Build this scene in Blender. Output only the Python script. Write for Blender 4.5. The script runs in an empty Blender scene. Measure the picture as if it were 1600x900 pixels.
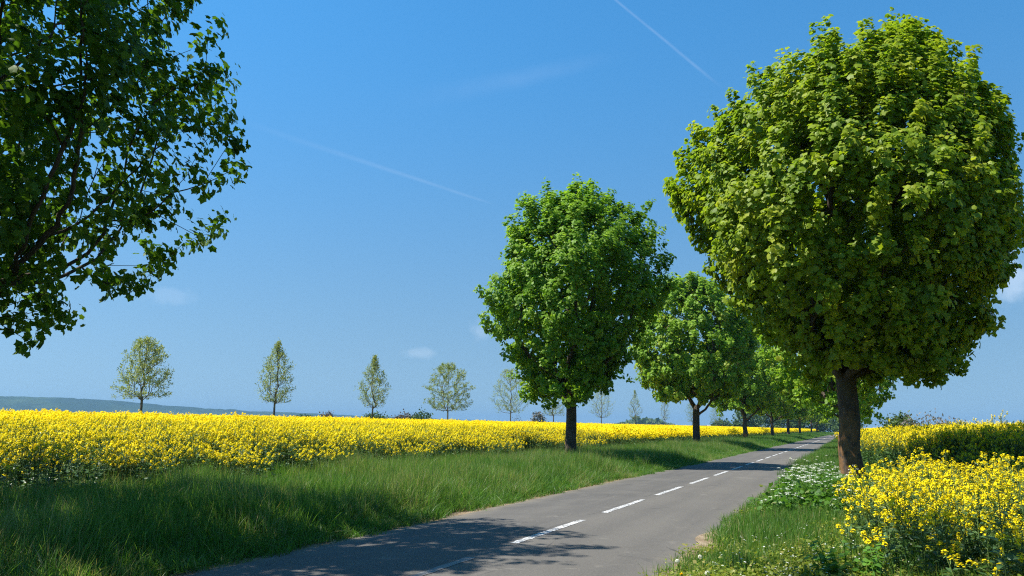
import bpy, math, numpy as np
from mathutils import Matrix, Vector, Euler

R = math.radians
SC = bpy.context.scene
COL = SC.collection

# ------------------------------------------------------------------ camera
cam = bpy.data.objects.new("camera", bpy.data.cameras.new("camera"))
COL.objects.link(cam)
cam.data.sensor_width = 36.0
cam.data.lens = 28.0
cam.data.clip_start = 0.05
cam.data.clip_end = 40000
cam.matrix_world = (Matrix.Translation((0, 0, 1.65)) @ Matrix.Rotation(R(22.87), 4, 'Z')
                    @ Matrix.Rotation(R(90 + 9.80), 4, 'X') @ Matrix.Rotation(R(0.659), 4, 'Z'))
SC.camera = cam

# ------------------------------------------------------------------ sun and sky
SUN_EL = 56.5
SUN_TRAVEL = Vector((0.86, 0.47, 0)).normalized()          # horizontal way the light goes
SKY_STRENGTH = 0.099
SUN_STRENGTH = 5.0
EXPOSURE = 1.0


class Nodes:
    """tiny node helper"""
    def __init__(self, tree):
        self.t = tree
        tree.nodes.clear()

    def n(self, typ, inp=None, **props):
        nd = self.t.nodes.new(typ)
        for k, v in props.items():
            setattr(nd, k, v)
        for k, v in (inp or {}).items():
            s = nd.inputs[k]
            if isinstance(v, bpy.types.NodeSocket):
                self.t.links.new(v, s)
            else:
                s.default_value = v
        return nd

    def math(self, op, a, b=None, c=None, clamp=False):
        nd = self.t.nodes.new('ShaderNodeMath')
        nd.operation = op
        nd.use_clamp = clamp
        for i, v in enumerate((a, b, c)):
            if v is None:
                continue
            if isinstance(v, bpy.types.NodeSocket):
                self.t.links.new(v, nd.inputs[i])
            else:
                nd.inputs[i].default_value = v
        return nd.outputs[0]

    def mix(self, f, a, b, blend='MIX'):
        nd = self.t.nodes.new('ShaderNodeMix')
        nd.data_type = 'RGBA'
        nd.blend_type = blend
        for i, v in ((0, f), (6, a), (7, b)):
            if isinstance(v, bpy.types.NodeSocket):
                self.t.links.new(v, nd.inputs[i])
            else:
                nd.inputs[i].default_value = v if i == 0 else (*v[:3], 1)
        return nd.outputs[2]

    def ramp(self, f, stops):
        nd = self.t.nodes.new('ShaderNodeValToRGB')
        e = nd.color_ramp.elements
        while len(e) < len(stops):
            e.new(0.5)
        for el, (p, c) in zip(e, stops):
            el.position = p
            el.color = (*c, 1) if len(c) == 3 else c
        self.t.links.new(f, nd.inputs[0])
        return nd.outputs[0]

    def noise(self, vec, scale, detail=4, rough=.55, dist=0.0):
        nd = self.n('ShaderNodeTexNoise', {'Scale': scale, 'Detail': detail, 'Roughness': rough, 'Distortion': dist})
        if vec is not None:
            self.t.links.new(vec, nd.inputs['Vector'])
        return nd.outputs['Fac']

    def sstep(self, v, a, b):
        nd = self.n('ShaderNodeMapRange', {'From Min': a, 'From Max': b}, interpolation_type='SMOOTHSTEP')
        self.t.links.new(v, nd.inputs['Value'])
        return nd.outputs[0]


world = bpy.data.worlds.new("World")
SC.world = world
world.use_nodes = True
N = Nodes(world.node_tree)
sky = N.n('ShaderNodeTexSky', sky_type='NISHITA', sun_disc=False, sun_elevation=R(SUN_EL),
          sun_rotation=math.atan2(-SUN_TRAVEL.x, -SUN_TRAVEL.y),
          altitude=150, air_density=1.0, dust_density=0.1, ozone_density=4.0)
tc = N.n('ShaderNodeTexCoord')
gen = tc.outputs['Generated']
# clear spring air: the whitish band low over the horizon is narrower than in the model atmosphere
sx = N.n('ShaderNodeSeparateXYZ', {0: gen})
raised = N.math('MULTIPLY_ADD', N.math('MAXIMUM', sx.outputs[2], 0.0), 0.74, 0.205)
cx = N.n('ShaderNodeCombineXYZ', {0: sx.outputs[0], 1: sx.outputs[1], 2: raised})
nv = N.n('ShaderNodeVectorMath', {0: cx.outputs[0]}, operation='NORMALIZE')
N.t.links.new(nv.outputs[0], sky.inputs['Vector'])


def vdot(v, const):
    nd = N.n('ShaderNodeVectorMath', operation='DOT_PRODUCT')
    N.t.links.new(v, nd.inputs[0])
    nd.inputs[1].default_value = const
    return nd.outputs['Value']


def azel(az, el):
    """unit vector, azimuth in degrees from +Y towards +X"""
    return Vector((math.sin(R(az)) * math.cos(R(el)), math.cos(R(az)) * math.cos(R(el)), math.sin(R(el))))


cloud = None


def add_mask(m):
    global cloud
    cloud = m if cloud is None else N.math('MAXIMUM', cloud, m)


def contrail(a, b, width, fade0, fade1, strength, tear):
    """condensation trail along the great circle from a to b (directions in the sky)"""
    n_ = a.cross(b).normalized()
    t_ = (b - a).normalized()
    s0, s1 = a.dot(t_), b.dot(t_)
    wob = N.math('MULTIPLY', N.math('SUBTRACT', N.noise(gen, 9, 3), .5), width * 1.2)
    d = N.math('ABSOLUTE', N.math('ADD', vdot(gen, n_), wob))
    along = N.math('DIVIDE', N.math('SUBTRACT', vdot(gen, t_), s0), s1 - s0)
    wd = N.math('MULTIPLY', width, N.math('MULTIPLY_ADD', along, tear, 1.0))
    band = N.sstep(N.math('DIVIDE', d, wd), 1.0, 0.0)
    ends = N.math('MULTIPLY', N.sstep(along, -.02, fade0), N.sstep(along, 1.02, fade1))
    front = N.math('GREATER_THAN', vdot(gen, (a + b).normalized()), 0.3)
    tex = N.math('MULTIPLY_ADD', N.noise(gen, 40, 4), .8, .3)
    m = N.math('MULTIPLY', N.math('MULTIPLY', band, ends), N.math('MULTIPLY', front, tex))
    add_mask(N.math('MULTIPLY', m, strength))


def cloudlet(c, sx, sz, strength, seed):
    side = Vector((c.y, -c.x, 0)).normalized()
    up = side.cross(c).normalized()
    wv = N.n('ShaderNodeVectorMath', operation='SCALE')
    N.t.links.new(gen, wv.inputs[0])
    wv.inputs['Scale'].default_value = 1.0
    nz = N.math('SUBTRACT', N.noise(gen, 32 + seed, 6, .6), .5)
    u = N.math('DIVIDE', vdot(gen, side), sx)
    w = N.math('DIVIDE', N.math('SUBTRACT', vdot(gen, up), c.dot(up)), sz)
    rr = N.math('SQRT', N.math('ADD', N.math('MULTIPLY', u, u), N.math('MULTIPLY', w, w)))
    rr = N.math('ADD', rr, N.math('MULTIPLY', nz, 2.2))
    front = N.math('GREATER_THAN', vdot(gen, c), 0.5)
    add_mask(N.math('MULTIPLY', N.math('MULTIPLY', N.sstep(rr, 1.15, .1), front), strength))


SKY_MARKS = True
if SKY_MARKS:
    contrail(azel(-15.6, 29.9), azel(-7.3, 23.2), .0022, .05, .7, .075, .4)
    contrail(azel(-24.1, 15.7), azel(-45.2, 20.7), .0022, .12, .25, .05, 2.2)
    contrail(azel(-14.0, 26.0), azel(-33.5, 22.0), .012, .4, .3, .03, 1.0)
    cloudlet(azel(9.6, 9.4), .026, .034, .20, 3)
    cloudlet(azel(-29.4, 5.0), .020, .008, .09, 7)
    cloudlet(azel(-25.2, 6.6), .018, .016, .10, 11)
    cloudlet(azel(-46.5, 8.2), .030, .012, .05, 17)
skyc = N.n('ShaderNodeHueSaturation', {'Saturation': 1.12, 'Value': 1.0, 'Color': sky.outputs[0]}).outputs[0]
skyc = N.mix(1.0, skyc, N.mix(N.sstep(sx.outputs[2], -.05, .52), (1.12, .92, .68), (.56, 1.10, 1.14)), 'MULTIPLY')
if cloud is not None:
    skyc = N.mix(cloud, skyc, (8.0, 8.3, 8.8))
bg = N.n('ShaderNodeBackground', {'Color': skyc, 'Strength': SKY_STRENGTH})
wo = N.n('ShaderNodeOutputWorld', {'Surface': bg.outputs[0]})

sun = bpy.data.objects.new("sun", bpy.data.lights.new("sun", 'SUN'))
COL.objects.link(sun)
sun.data.energy = SUN_STRENGTH
sun.data.angle = R(0.53)
sun.data.color = (1.0, 0.955, 0.88)
tr = Vector((SUN_TRAVEL.x * math.cos(R(SUN_EL)), SUN_TRAVEL.y * math.cos(R(SUN_EL)), -math.sin(R(SUN_EL))))
sun.rotation_euler = tr.to_track_quat('-Z', 'Y').to_euler()
sun.location = (-20, -10, 40)

vs = SC.view_settings
vs.view_transform = 'Standard'
vs.look = 'None'
vs.gamma = 1
vs.exposure = EXPOSURE
vs.use_curve_mapping = False
SC.render.engine = 'CYCLES'
cy = SC.cycles
cy.use_denoising = False
cy.pixel_filter_type = 'BLACKMAN_HARRIS'
cy.filter_width = 1.15
cy.max_bounces = 8
cy.diffuse_bounces = 4
cy.glossy_bounces = 2
cy.transmission_bounces = 4
cy.transparent_max_bounces = 4
cy.volume_bounces = 0
cy.sample_clamp_indirect = 6.0


# ------------------------------------------------------------------ helpers
def rng_(s):
    return np.random.default_rng(s)


def unit(v):
    return v / np.maximum(np.linalg.norm(v, axis=-1, keepdims=True), 1e-9)


def mesh_np(name, V, T, mat=None, tint=None, smooth=False, mats=None, midx=None):
    """triangle mesh from numpy arrays; tint is one float for each face"""
    V = np.asarray(V, np.float32)
    T = np.asarray(T, np.int32)
    me = bpy.data.meshes.new(name)
    me.vertices.add(len(V))
    me.vertices.foreach_set("co", V.ravel())
    me.loops.add(T.size)
    me.loops.foreach_set("vertex_index", T.ravel())
    me.polygons.add(len(T))
    me.polygons.foreach_set("loop_start", np.arange(0, T.size, 3, dtype=np.int32))
    if smooth:
        me.polygons.foreach_set("use_smooth", np.ones(len(T), bool))
    if mats:
        for m in mats:
            me.materials.append(m)
        me.polygons.foreach_set("material_index", np.asarray(midx, np.int32))
    elif mat:
        me.materials.append(mat)
    if tint is not None:
        a = me.attributes.new("tint", 'FLOAT', 'FACE')
        a.data.foreach_set("value", np.asarray(tint, np.float32))
    me.update(calc_edges=True)
    return me


def obj(name, me, parent=None, **props):
    o = bpy.data.objects.new(name, me)
    COL.objects.link(o)
    if parent is not None:
        o.parent = parent
    for k, v in props.items():
        o[k] = v
    return o


def thing(name, label, cat, loc, group=None, rz=0.0):
    o = bpy.data.objects.new(name, None)
    COL.objects.link(o)
    o.empty_display_size = .3
    o.location = loc
    o.rotation_euler = (0, 0, rz)
    o["label"] = label
    o["category"] = cat
    if group:
        o["group"] = group
    return o


class Bag:
    """collects triangle soups, each with a tint and a material slot"""
    def __init__(self):
        self.V, self.T, self.t, self.m, self.n = [], [], [], [], 0

    def add(self, V, T, tint=0.5, m=0):
        V = np.asarray(V, np.float32)
        T = np.asarray(T, np.int32)
        self.V.append(V)
        self.T.append(T + self.n)
        self.t.append(np.broadcast_to(np.asarray(tint, np.float32), (len(T),)))
        self.m.append(np.full(len(T), m, np.int32))
        self.n += len(V)

    def mesh(self, name, mats, smooth=False):
        return mesh_np(name, np.concatenate(self.V), np.concatenate(self.T), mats=mats,
                       midx=np.concatenate(self.m), tint=np.concatenate(self.t), smooth=smooth)


def sm(x, a, b):
    t = np.clip((np.asarray(x, float) - a) / (b - a), 0, 1)
    return t * t * (3 - 2 * t)


def vnoise(x, y, seed=0):
    """cheap smooth 2-D noise in -1..1"""
    s = seed * 1.37
    return (np.sin(x * 1.0 + 1.3 * y + s) + np.sin(-0.7 * x + 1.9 * y + 2.1 * s + 1.0)
            + np.sin(2.3 * x - .6 * y + 3.3 * s) + np.sin(1.7 * x + 2.9 * y + .7 * s + 2.0)) / 4


ROAD_C, ROAD_L, ROAD_R = -4.30, -6.66, -1.95


def ground_z(x, y):
    x = np.asarray(x, float)
    y = np.asarray(y, float)
    z = 0.13 * sm(-x, 6.9, 9.0) + .05 * sm(-x, 9.5, 12) + 0.60 * sm(-x, 14, 52)
    z = z + 0.08 * sm(x, -1.7, -.4) + 0.32 * sm(x, 1.0, 7.0) * sm(y, 15, 30) + .10 * sm(x, 0, 4)
    z = z - 14 * sm(-x, 75, 900) - 10 * sm(x, 60, 900) - 12 * sm(y, 420, 1800)
    z = z + .025 * vnoise(x * .9, y * .9, 2) * (sm(-x, 7.2, 8.5) + sm(x, -1.4, 0))
    return z


# ------------------------------------------------------------------ materials
def new_mat(name):
    m = bpy.data.materials.new(name)
    m.use_nodes = True
    return m, Nodes(m.node_tree)


def leaf_mat(name, stops, trans=.35, rough=.5, spec=.35, tcol=1.5, tyel=1.0):
    """leaf blade: tinted per face, part of the light comes through"""
    m, n = new_mat(name)
    at = n.n('ShaderNodeAttribute', attribute_name='tint')
    oi = n.n('ShaderNodeObjectInfo')
    f = n.math('ADD', at.outputs['Fac'], n.math('MULTIPLY_ADD', oi.outputs['Random'], .26, -.13), clamp=True)
    c = n.ramp(f, stops)
    p = n.n('ShaderNodeBsdfPrincipled', {'Base Color': c, 'Roughness': rough, 'Specular IOR Level': spec})
    tc_ = n.mix(1.0, c, (tcol * tyel, tcol, tcol * .55), 'MULTIPLY')
    t = n.n('ShaderNodeBsdfTranslucent', {'Color': tc_})
    x = n.n('ShaderNodeMixShader', {0: trans, 1: p.outputs[0], 2: t.outputs[0]})
    n.n('ShaderNodeOutputMaterial', {'Surface': x.outputs[0]})
    return m


MAPLE_GREEN = leaf_mat('maple_leaf_green', [(0, (.078, .172, .012)), (.5, (.152, .285, .019)), (.9, (.235, .360, .032)), (1, (.29, .36, .04))], .47, .5, .25)
MAPLE_LIME = leaf_mat('maple_leaf_lime', [(0, (.088, .165, .009)), (.5, (.185, .272, .013)), (.85, (.278, .338, .019)), (.97, (.30, .31, .03)), (1, (.33, .22, .04))], .47, .5, .25)
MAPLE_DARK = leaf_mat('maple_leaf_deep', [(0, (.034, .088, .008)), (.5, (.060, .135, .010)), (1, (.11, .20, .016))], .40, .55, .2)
PALE_LEAF = leaf_mat('young_pale_leaf', [(0, (.15, .20, .06)), (.5, (.23, .285, .095)), (1, (.33, .36, .15))], .30, .6, .2)
BUSH_LEAF = leaf_mat('bush_leaf', [(0, (.03, .06, .02)), (.6, (.06, .11, .03)), (1, (.11, .16, .05))], .25, .6, .25)
BROWN_LEAF = leaf_mat('bush_leaf_russet', [(0, (.07, .05, .035)), (1, (.15, .115, .07))], .2, .7, .2)
GREY_TWIG = leaf_mat('bare_twig', [(0, (.10, .095, .085)), (1, (.2, .19, .17))], .1, .8, .1)
GRASS = leaf_mat('grass_blade', [(0, (.034, .092, .012)), (.45, (.066, .166, .020)), (.85, (.122, .228, .038)), (1, (.30, .28, .12))], .45, .45, .35)
GRASS_LOW = leaf_mat('verge_blade', [(0, (.060, .115, .012)), (.5, (.135, .190, .018)), (.85, (.22, .255, .030)), (1, (.32, .29, .09))], .38, .5, .3)
RAPE_LEAF = leaf_mat('rapeseed_leaf', [(0, (.040, .090, .034)), (.5, (.065, .135, .046)), (1, (.115, .200, .060))], .28, .45, .5)
RAPE_STEM = leaf_mat('rapeseed_stem', [(0, (.075, .135, .035)), (1, (.15, .22, .05))], .15, .5, .35)
RAPE_FLOWER = leaf_mat('rapeseed_petal', [(0, (.74, .56, .004)), (.5, (.90, .73, .008)), (1, (.93, .81, .03))], .26, .6, .1, 1.05)
WHITE_PETAL = leaf_mat('white_petal', [(0, (.66, .69, .62)), (1, (.82, .84, .80))], .3, .6, .2, 1.0)
FLUFF = leaf_mat('dandelion_fluff', [(0, (.60, .60, .57)), (1, (.78, .78, .75))], .5, .8, .1, 1.0)
YELLOW_PETAL = leaf_mat('dandelion_petal', [(0, (.85, .58, .005)), (1, (.9, .68, .01))], .25, .6, .2, 1.0)
NETTLE = leaf_mat('weed_leaf', [(0, (.05, .13, .012)), (.5, (.085, .20, .018)), (1, (.13, .27, .03))], .35, .5, .35)
STRAW = leaf_mat('dry_blade', [(0, (.18, .12, .05)), (1, (.36, .27, .13))], .2, .7, .2)


def bark_mat(name, base, lichen=0.0, lz=(0.2, 1.2)):
    m, n = new_mat(name)
    tcn = n.n('ShaderNodeTexCoord').outputs['Object']
    mp = n.n('ShaderNodeMapping', {'Vector': tcn, 'Scale': (9, 9, 1.6)}).outputs[0]
    f = n.noise(mp, 2.2, 8, .65, .6)
    big = n.noise(tcn, 1.3, 4)
    c = n.ramp(f, [(.28, tuple(b * .42 for b in base)), (.55, base), (.8, tuple(b * 1.75 for b in base))])
    c = n.mix(n.sstep(big, .5, .7), c, (base[0] * 1.0, base[1] * 1.12, base[2] * .75))
    if lichen > 0:
        sp = n.n('ShaderNodeSeparateXYZ', {0: tcn})
        zz = n.math('ADD', sp.outputs[2], n.math('MULTIPLY', n.math('SUBTRACT', n.noise(tcn, 3.0, 5), .5), 1.6))
        k = n.math('MULTIPLY', n.sstep(zz, lz[1], lz[0]), n.sstep(n.noise(tcn, 5, 5), .36, .55))
        c = n.mix(n.math('MULTIPLY', k, lichen), c, (.42, .19, .05))
    b = n.n('ShaderNodeBump', {'Strength': .9, 'Distance': .03, 'Height': f})
    p = n.n('ShaderNodeBsdfPrincipled', {'Base Color': c, 'Roughness': .9, 'Specular IOR Level': .15, 'Normal': b.outputs[0]})
    n.n('ShaderNodeOutputMaterial', {'Surface': p.outputs[0]})
    return m


BARK = bark_mat('maple_bark', (.085, .068, .052))
BARK_LICHEN = bark_mat('maple_bark_lichen', (.09, .07, .05), .95, (.5, 1.1))
BARK_BIG = bark_mat('old_maple_bark', (.070, .056, .041), .30, (1.6, 2.4))
BARK_PALE = bark_mat('pale_bark', (.13, .12, .095))


def asphalt():
    m, n = new_mat('worn_asphalt')
    tcn = n.n('ShaderNodeTexCoord').outputs['Object']
    sp = n.n('ShaderNodeSeparateXYZ', {0: tcn})
    x, y = sp.outputs[0], sp.outputs[1]
    fine = n.noise(tcn, 160, 3, .7)
    grit = n.noise(tcn, 45, 4, .7)
    big = n.noise(tcn, .45, 5, .6, .4)
    mp = n.n('ShaderNodeMapping', {'Vector': tcn, 'Scale': (2.2, .16, 1)}).outputs[0]
    streak = n.noise(mp, 1.6, 6, .6)
    base = n.mix(n.sstep(big, .3, .72), (.118, .116, .114), (.162, .157, .149))
    base = n.mix(n.math('MULTIPLY', n.sstep(streak, .42, .7), .5), base, (.185, .180, .170))
    # the near lane is mixed paler than the far one
    lane = n.sstep(n.math('ADD', x, n.math('MULTIPLY', n.math('SUBTRACT', big, .5), .25)), ROAD_C - .10, ROAD_C + .12)
    base = n.mix(n.math('MULTIPLY', lane, .55), base, (.185, .178, .166))
    # wheel tracks, stains and small repairs
    for cx_ in (-5.95, -4.85, -3.65, -2.65):
        d_ = n.math('ABSOLUTE', n.math('SUBTRACT', n.math('ADD', x, n.math('MULTIPLY', n.math('SUBTRACT', n.noise(tcn, .25, 2), .5), .5)), cx_))
        base = n.mix(n.math('MULTIPLY', n.sstep(d_, .38, .05), n.math('MULTIPLY', n.sstep(streak, .3, .65), .34)), base, (.098, .097, .098))
    base = n.mix(n.math('MULTIPLY', n.sstep(n.noise(tcn, 1.7, 6, .6, .8), .60, .70), .55), base, (.235, .228, .212))
    base = n.mix(n.math('MULTIPLY', n.sstep(n.noise(n.n('ShaderNodeMapping', {'Vector': tcn, 'Location': (7, 3, 0)}).outputs[0], 1.1, 6, .62, 1.0), .63, .70), .6), base, (.075, .075, .077))
    # dusty edges
    ed = n.math('MINIMUM', n.math('SUBTRACT', x, ROAD_L), n.math('SUBTRACT', ROAD_R, x))
    ed = n.math('ADD', ed, n.math('MULTIPLY', n.math('SUBTRACT', n.noise(tcn, 2.5, 5), .5), .9))
    base = n.mix(n.math('MULTIPLY', n.sstep(ed, .40, -.1), .75), base, (.25, .225, .185))
    g = n.math('ADD', n.math('MULTIPLY', fine, .6), n.math('MULTIPLY', grit, .4))
    base = n.mix(1.0, base, n.ramp(g, [(.30, (.50, .50, .50)), (.5, (1, 1, 1)), (.70, (1.55, 1.53, 1.5))]), 'MULTIPLY')
    # a few tar-filled cracks and a seam down the middle
    vo = n.n('ShaderNodeTexVoronoi', {'Vector': n.n('ShaderNodeMapping', {'Vector': tcn, 'Scale': (.55, .16, 1)}).outputs[0], 'Scale': 1.0, 'Randomness': 1.0}, feature='DISTANCE_TO_EDGE')
    wv = n.math('ADD', vo.outputs['Distance'], n.math('MULTIPLY', n.noise(tcn, 6, 4), .02))
    cr = n.math('MULTIPLY', n.sstep(wv, .016, .010), n.sstep(n.noise(tcn, .35, 3), .52, .60))
    seam = n.math('ABSOLUTE', n.math('SUBTRACT', n.math('ADD', x, n.math('MULTIPLY', n.math('SUBTRACT', n.noise(tcn, 1.1, 4), .5), .16)), ROAD_C - .14))
    cr = n.math('MAXIMUM', cr, n.math('MULTIPLY', n.sstep(seam, .022, .008), n.math('MULTIPLY', n.sstep(n.noise(tcn, .6, 3), .46, .62), .8)))
    base = n.mix(n.math('MULTIPLY', cr, .6), base, (.045, .045, .046))
    base = n.mix(1.0, base, (.645, .615, .565), 'MULTIPLY')
    b = n.n('ShaderNodeBump', {'Strength': .55, 'Distance': .012, 'Height': g})
    p = n.n('ShaderNodeBsdfPrincipled', {'Base Color': base, 'Roughness': .82, 'Specular IOR Level': .3, 'Normal': b.outputs[0]})
    n.n('ShaderNodeOutputMaterial', {'Surface': p.outputs[0]})
    return m


def marking(wear):
    m, n = new_mat('worn_road_paint')
    tcn = n.n('ShaderNodeTexCoord').outputs['Object']
    w = n.noise(tcn, 26, 6, .75)
    w2 = n.noise(tcn, 2.2, 3)
    k = n.sstep(n.math('ADD', w, n.math('MULTIPLY', w2, .28)), *wear)
    c = n.mix(k, (.15, .147, .14), n.ramp(n.noise(tcn, 60, 3), [(.3, (.56, .56, .54)), (.7, (.76, .76, .74))]))
    p = n.n('ShaderNodeBsdfPrincipled', {'Base Color': c, 'Roughness': .7})
    n.n('ShaderNodeOutputMaterial', {'Surface': p.outputs[0]})
    return m


def soil(name, a, b, c, scale=3.0):
    m, n = new_mat(name)
    tcn = n.n('ShaderNodeTexCoord').outputs['Object']
    f = n.noise(tcn, scale, 8, .65)
    g = n.noise(tcn, scale * 14, 5, .7)
    col = n.ramp(f, [(.3, a), (.52, b), (.72, c)])
    col = n.mix(1.0, col, n.ramp(g, [(.3, (.6, .6, .6)), (.7, (1.35, 1.35, 1.35))]), 'MULTIPLY')
    bm_ = n.n('ShaderNodeBump', {'Strength': .8, 'Distance': .03, 'Height': g})
    p = n.n('ShaderNodeBsdfPrincipled', {'Base Color': col, 'Roughness': .95, 'Specular IOR Level': .1, 'Normal': bm_.outputs[0]})
    n.n('ShaderNodeOutputMaterial', {'Surface': p.outputs[0]})
    return m


GROUND_M = soil('meadow_soil', (.030, .045, .014), (.045, .070, .020), (.075, .080, .032), 1.2)
SHOULDER_M = soil('sandy_shoulder', (.16, .115, .07), (.27, .205, .135), (.36, .30, .21), 2.6)
FAR_M = soil('far_fields', (.045, .085, .025), (.09, .13, .04), (.16, .17, .06), .006)
HILL_M = soil('wooded_hill', (.014, .034, .016), (.020, .046, .020), (.050, .085, .032), .004)


# ------------------------------------------------------------------ the setting: ground, road, hills
def grid_mesh(name, xs, ys, zf, mat, smooth=True):
    X, Y = np.meshgrid(xs, ys, indexing='ij')
    V = np.stack([X, Y, zf(X, Y)], -1).reshape(-1, 3)
    nx, ny = len(xs), len(ys)
    i = np.arange(nx * ny).reshape(nx, ny)
    a, b, c, d = i[:-1, :-1].ravel(), i[1:, :-1].ravel(), i[1:, 1:].ravel(), i[:-1, 1:].ravel()
    T = np.concatenate([np.stack([a, b, c], 1), np.stack([a, c, d], 1)])
    return mesh_np(name, V, T, mat, smooth=smooth)


xs = np.unique(np.concatenate([np.arange(-16, 14, .45), -np.geomspace(16, 9000, 60), np.geomspace(14, 9000, 50), [ROAD_L, ROAD_R]]))
ys = np.unique(np.concatenate([np.arange(-12, 60, .6), np.arange(60, 420, 6), np.geomspace(420, 9500, 40), -np.geomspace(12, 9000, 30)]))
gm = grid_mesh('ground', xs, ys, ground_z, GROUND_M)
gm.materials.append(FAR_M)
cen = np.empty(len(gm.polygons) * 3, np.float32)
gm.polygons.foreach_get('center', cen)
cen = cen.reshape(-1, 3)
gm.polygons.foreach_set('material_index', ((cen[:, 0] < -75) | (cen[:, 0] > 60) | (cen[:, 1] > 420)).astype(np.int32))
obj('ground', gm, kind='structure', label='green and brown farmland soil stretching to the horizon')

# road: gently cambered strip with ragged edges
yy = np.unique(np.concatenate([np.arange(-25, 70, .22), np.arange(70, 230, .8), np.arange(230, 620, 4)]))
rr_ = rng_(5)


def ragged(y, amp, seed):
    return amp * (vnoise(y * 1.7, y * 0 + 3, seed) + .7 * vnoise(y * 5.3, y * 0 + 1, seed + 4) + .5 * vnoise(y * 13.0, y * 0, seed + 9))


def bend(y):                                                # the road swings a little to the right far away
    return 4.0 * np.clip((np.asarray(y, float) - 120) / 300, 0, None) ** 2


def strip(name, left, right, zf, mat, cuts=7):
    L_, R_ = left + bend(yy), right + bend(yy)
    t = np.linspace(0, 1, cuts)
    X = L_[None] * (1 - t[:, None]) + R_[None] * t[:, None]
    Y = np.broadcast_to(yy, X.shape)
    V = np.stack([X, Y, zf(t[:, None] + 0 * X)], -1).reshape(-1, 3)
    i = np.arange(V.shape[0]).reshape(X.shape)
    a, b, c, d = i[:-1, :-1].ravel(), i[1:, :-1].ravel(), i[1:, 1:].ravel(), i[:-1, 1:].ravel()
    return mesh_np(name, V, np.concatenate([np.stack([a, b, c], 1), np.stack([a, c, d], 1)]), mat, smooth=True)


eL = ROAD_L + ragged(yy, .045, 1)
eR = ROAD_R + ragged(yy, .055, 2)
road = obj('road', strip('road', eL, eR, lambda t: .030 + .05 * (1 - (2 * t - 1) ** 2), asphalt(), 9), kind='structure',
           label='grey two-lane country road of worn asphalt')
obj('road_shoulder', strip('road_shoulder', eL - .34 + ragged(yy, .12, 6), eL + .25, lambda t: .018 + 0 * t, SHOULDER_M, 3),
    kind='structure', label='sandy dirt edge between asphalt and tall grass')
bulge = .85 * np.exp(-((yy - 11.7) / 1.0) ** 2) * 0 + .28 * np.exp(-((yy - 12.3) / .8) ** 2)
obj('road_shoulder', strip('road_shoulder', eR - .08 + ragged(yy, .06, 14) - .55 * bulge, eR + .35 + ragged(yy, .10, 8), lambda t: .060 - .03 * t, SHOULDER_M, 3),
    kind='structure', label='dusty edge between asphalt and flowery verge')
PAINT = marking((.69, .55))
PAINT_OLD = marking((.52, .38))


def dash_mesh(L, w=.13, seed=0):
    n = max(int(L / .12), 2)
    t = np.linspace(0, L, n)
    r = rng_(seed)
    xl, xr = -w / 2 + r.uniform(-.012, .012, n), w / 2 + r.uniform(-.012, .012, n)
    V = np.concatenate([np.stack([xl, t, 0 * t], 1), np.stack([xr, t, 0 * t], 1)])
    i = np.arange(n - 1)
    T = np.concatenate([np.stack([i, i + n, i + n + 1], 1), np.stack([i, i + n + 1, i + 1], 1)])
    return mesh_np('lane_dash', V, T, PAINT)


dm = [dash_mesh(3.05, .12, s) for s in range(5)]
dm[4].materials[0] = PAINT_OLD
y = 10.35 - 4.36 * 5
k = 0
while y < 400:
    o = obj('lane_dash', dm[4 if y < 9 else k % 4], road)
    o.location = (ROAD_C + float(bend(y)), y, .084)
    o.rotation_euler = (0, 0, -math.atan(8.0 * max(y - 120, 0) / 300 ** 2))
    y += 4.36
    k += 1

# a long wooded ridge on the left, five kilometres off
ha = np.linspace(-80, 4, 260)
hz = np.interp(ha, [-80, -62, -55, -50.7, -46, -40.3, -33.6, -29.5, -22.7, -10, 4], [118, 124, 122, 124, 92, 68, 52, 42, 28, 18, 6])
hz = hz + 4.0 * vnoise(ha * 1.1, ha * 0, 3) + 1.8 * vnoise(ha * 5.0, ha * 0 + 2, 5) + rng_(3).normal(0, .7, len(ha))
rows = []
for rad, k in ((3700, -.2), (4300, .22), (4700, .62), (5000, 1.0), (5600, .8), (6500, -.1)):
    kk = k + .10 * vnoise(ha * 1.6 + rad, ha * 0 + rad * .01, 7) * (0 < k < 1)
    rows.append(np.stack([rad * np.sin(np.radians(ha)), rad * np.cos(np.radians(ha)), -14 + (hz + 14) * kk], -1))
HV = np.stack(rows)
i = np.arange(HV.shape[0] * HV.shape[1]).reshape(HV.shape[:2])
a, b, c, d = i[:-1, :-1].ravel(), i[1:, :-1].ravel(), i[1:, 1:].ravel(), i[:-1, 1:].ravel()
obj('hills', mesh_np('hills', HV.reshape(-1, 3), np.concatenate([np.stack([a, c, b], 1), np.stack([a, d, c], 1)]), HILL_M, smooth=True),
    kind='structure', label='long low wooded ridge fading blue in the distance')

# ------------------------------------------------------------------ trees
_l10v = np.array([(0, .30, .0), (0, 0, 0), (.40, -.06, -.05), (.42, .30, -.03), (.56, .58, -.13), (.30, .66, -.03), (0, 1.02, -.14),
                  (-.30, .66, -.03), (-.56, .58, -.13), (-.42, .30, -.03), (-.40, -.06, -.05)], np.float32)
LEAF10 = (_l10v, np.array([(0, i, i + 1 if i < 10 else 1) for i in range(1, 11)], np.int32))
_l6v = np.array([(0, 0, 0), (.42, .02, -.06), (.55, .56, -.13), (.31, .68, 0), (0, 1.02, -.13), (-.31, .68, 0), (-.55, .56, -.13), (-.42, .02, -.06)], np.float32)
LEAF6 = (_l6v, np.array([(0, i, i + 1) for i in range(1, 7)], np.int32))
LEAF2 = (np.array([(0, 0, 0), (.45, .5, -.1), (0, 1, -.05), (-.45, .5, -.1)], np.float32), np.array([(0, 1, 2), (0, 2, 3)], np.int32))
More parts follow.
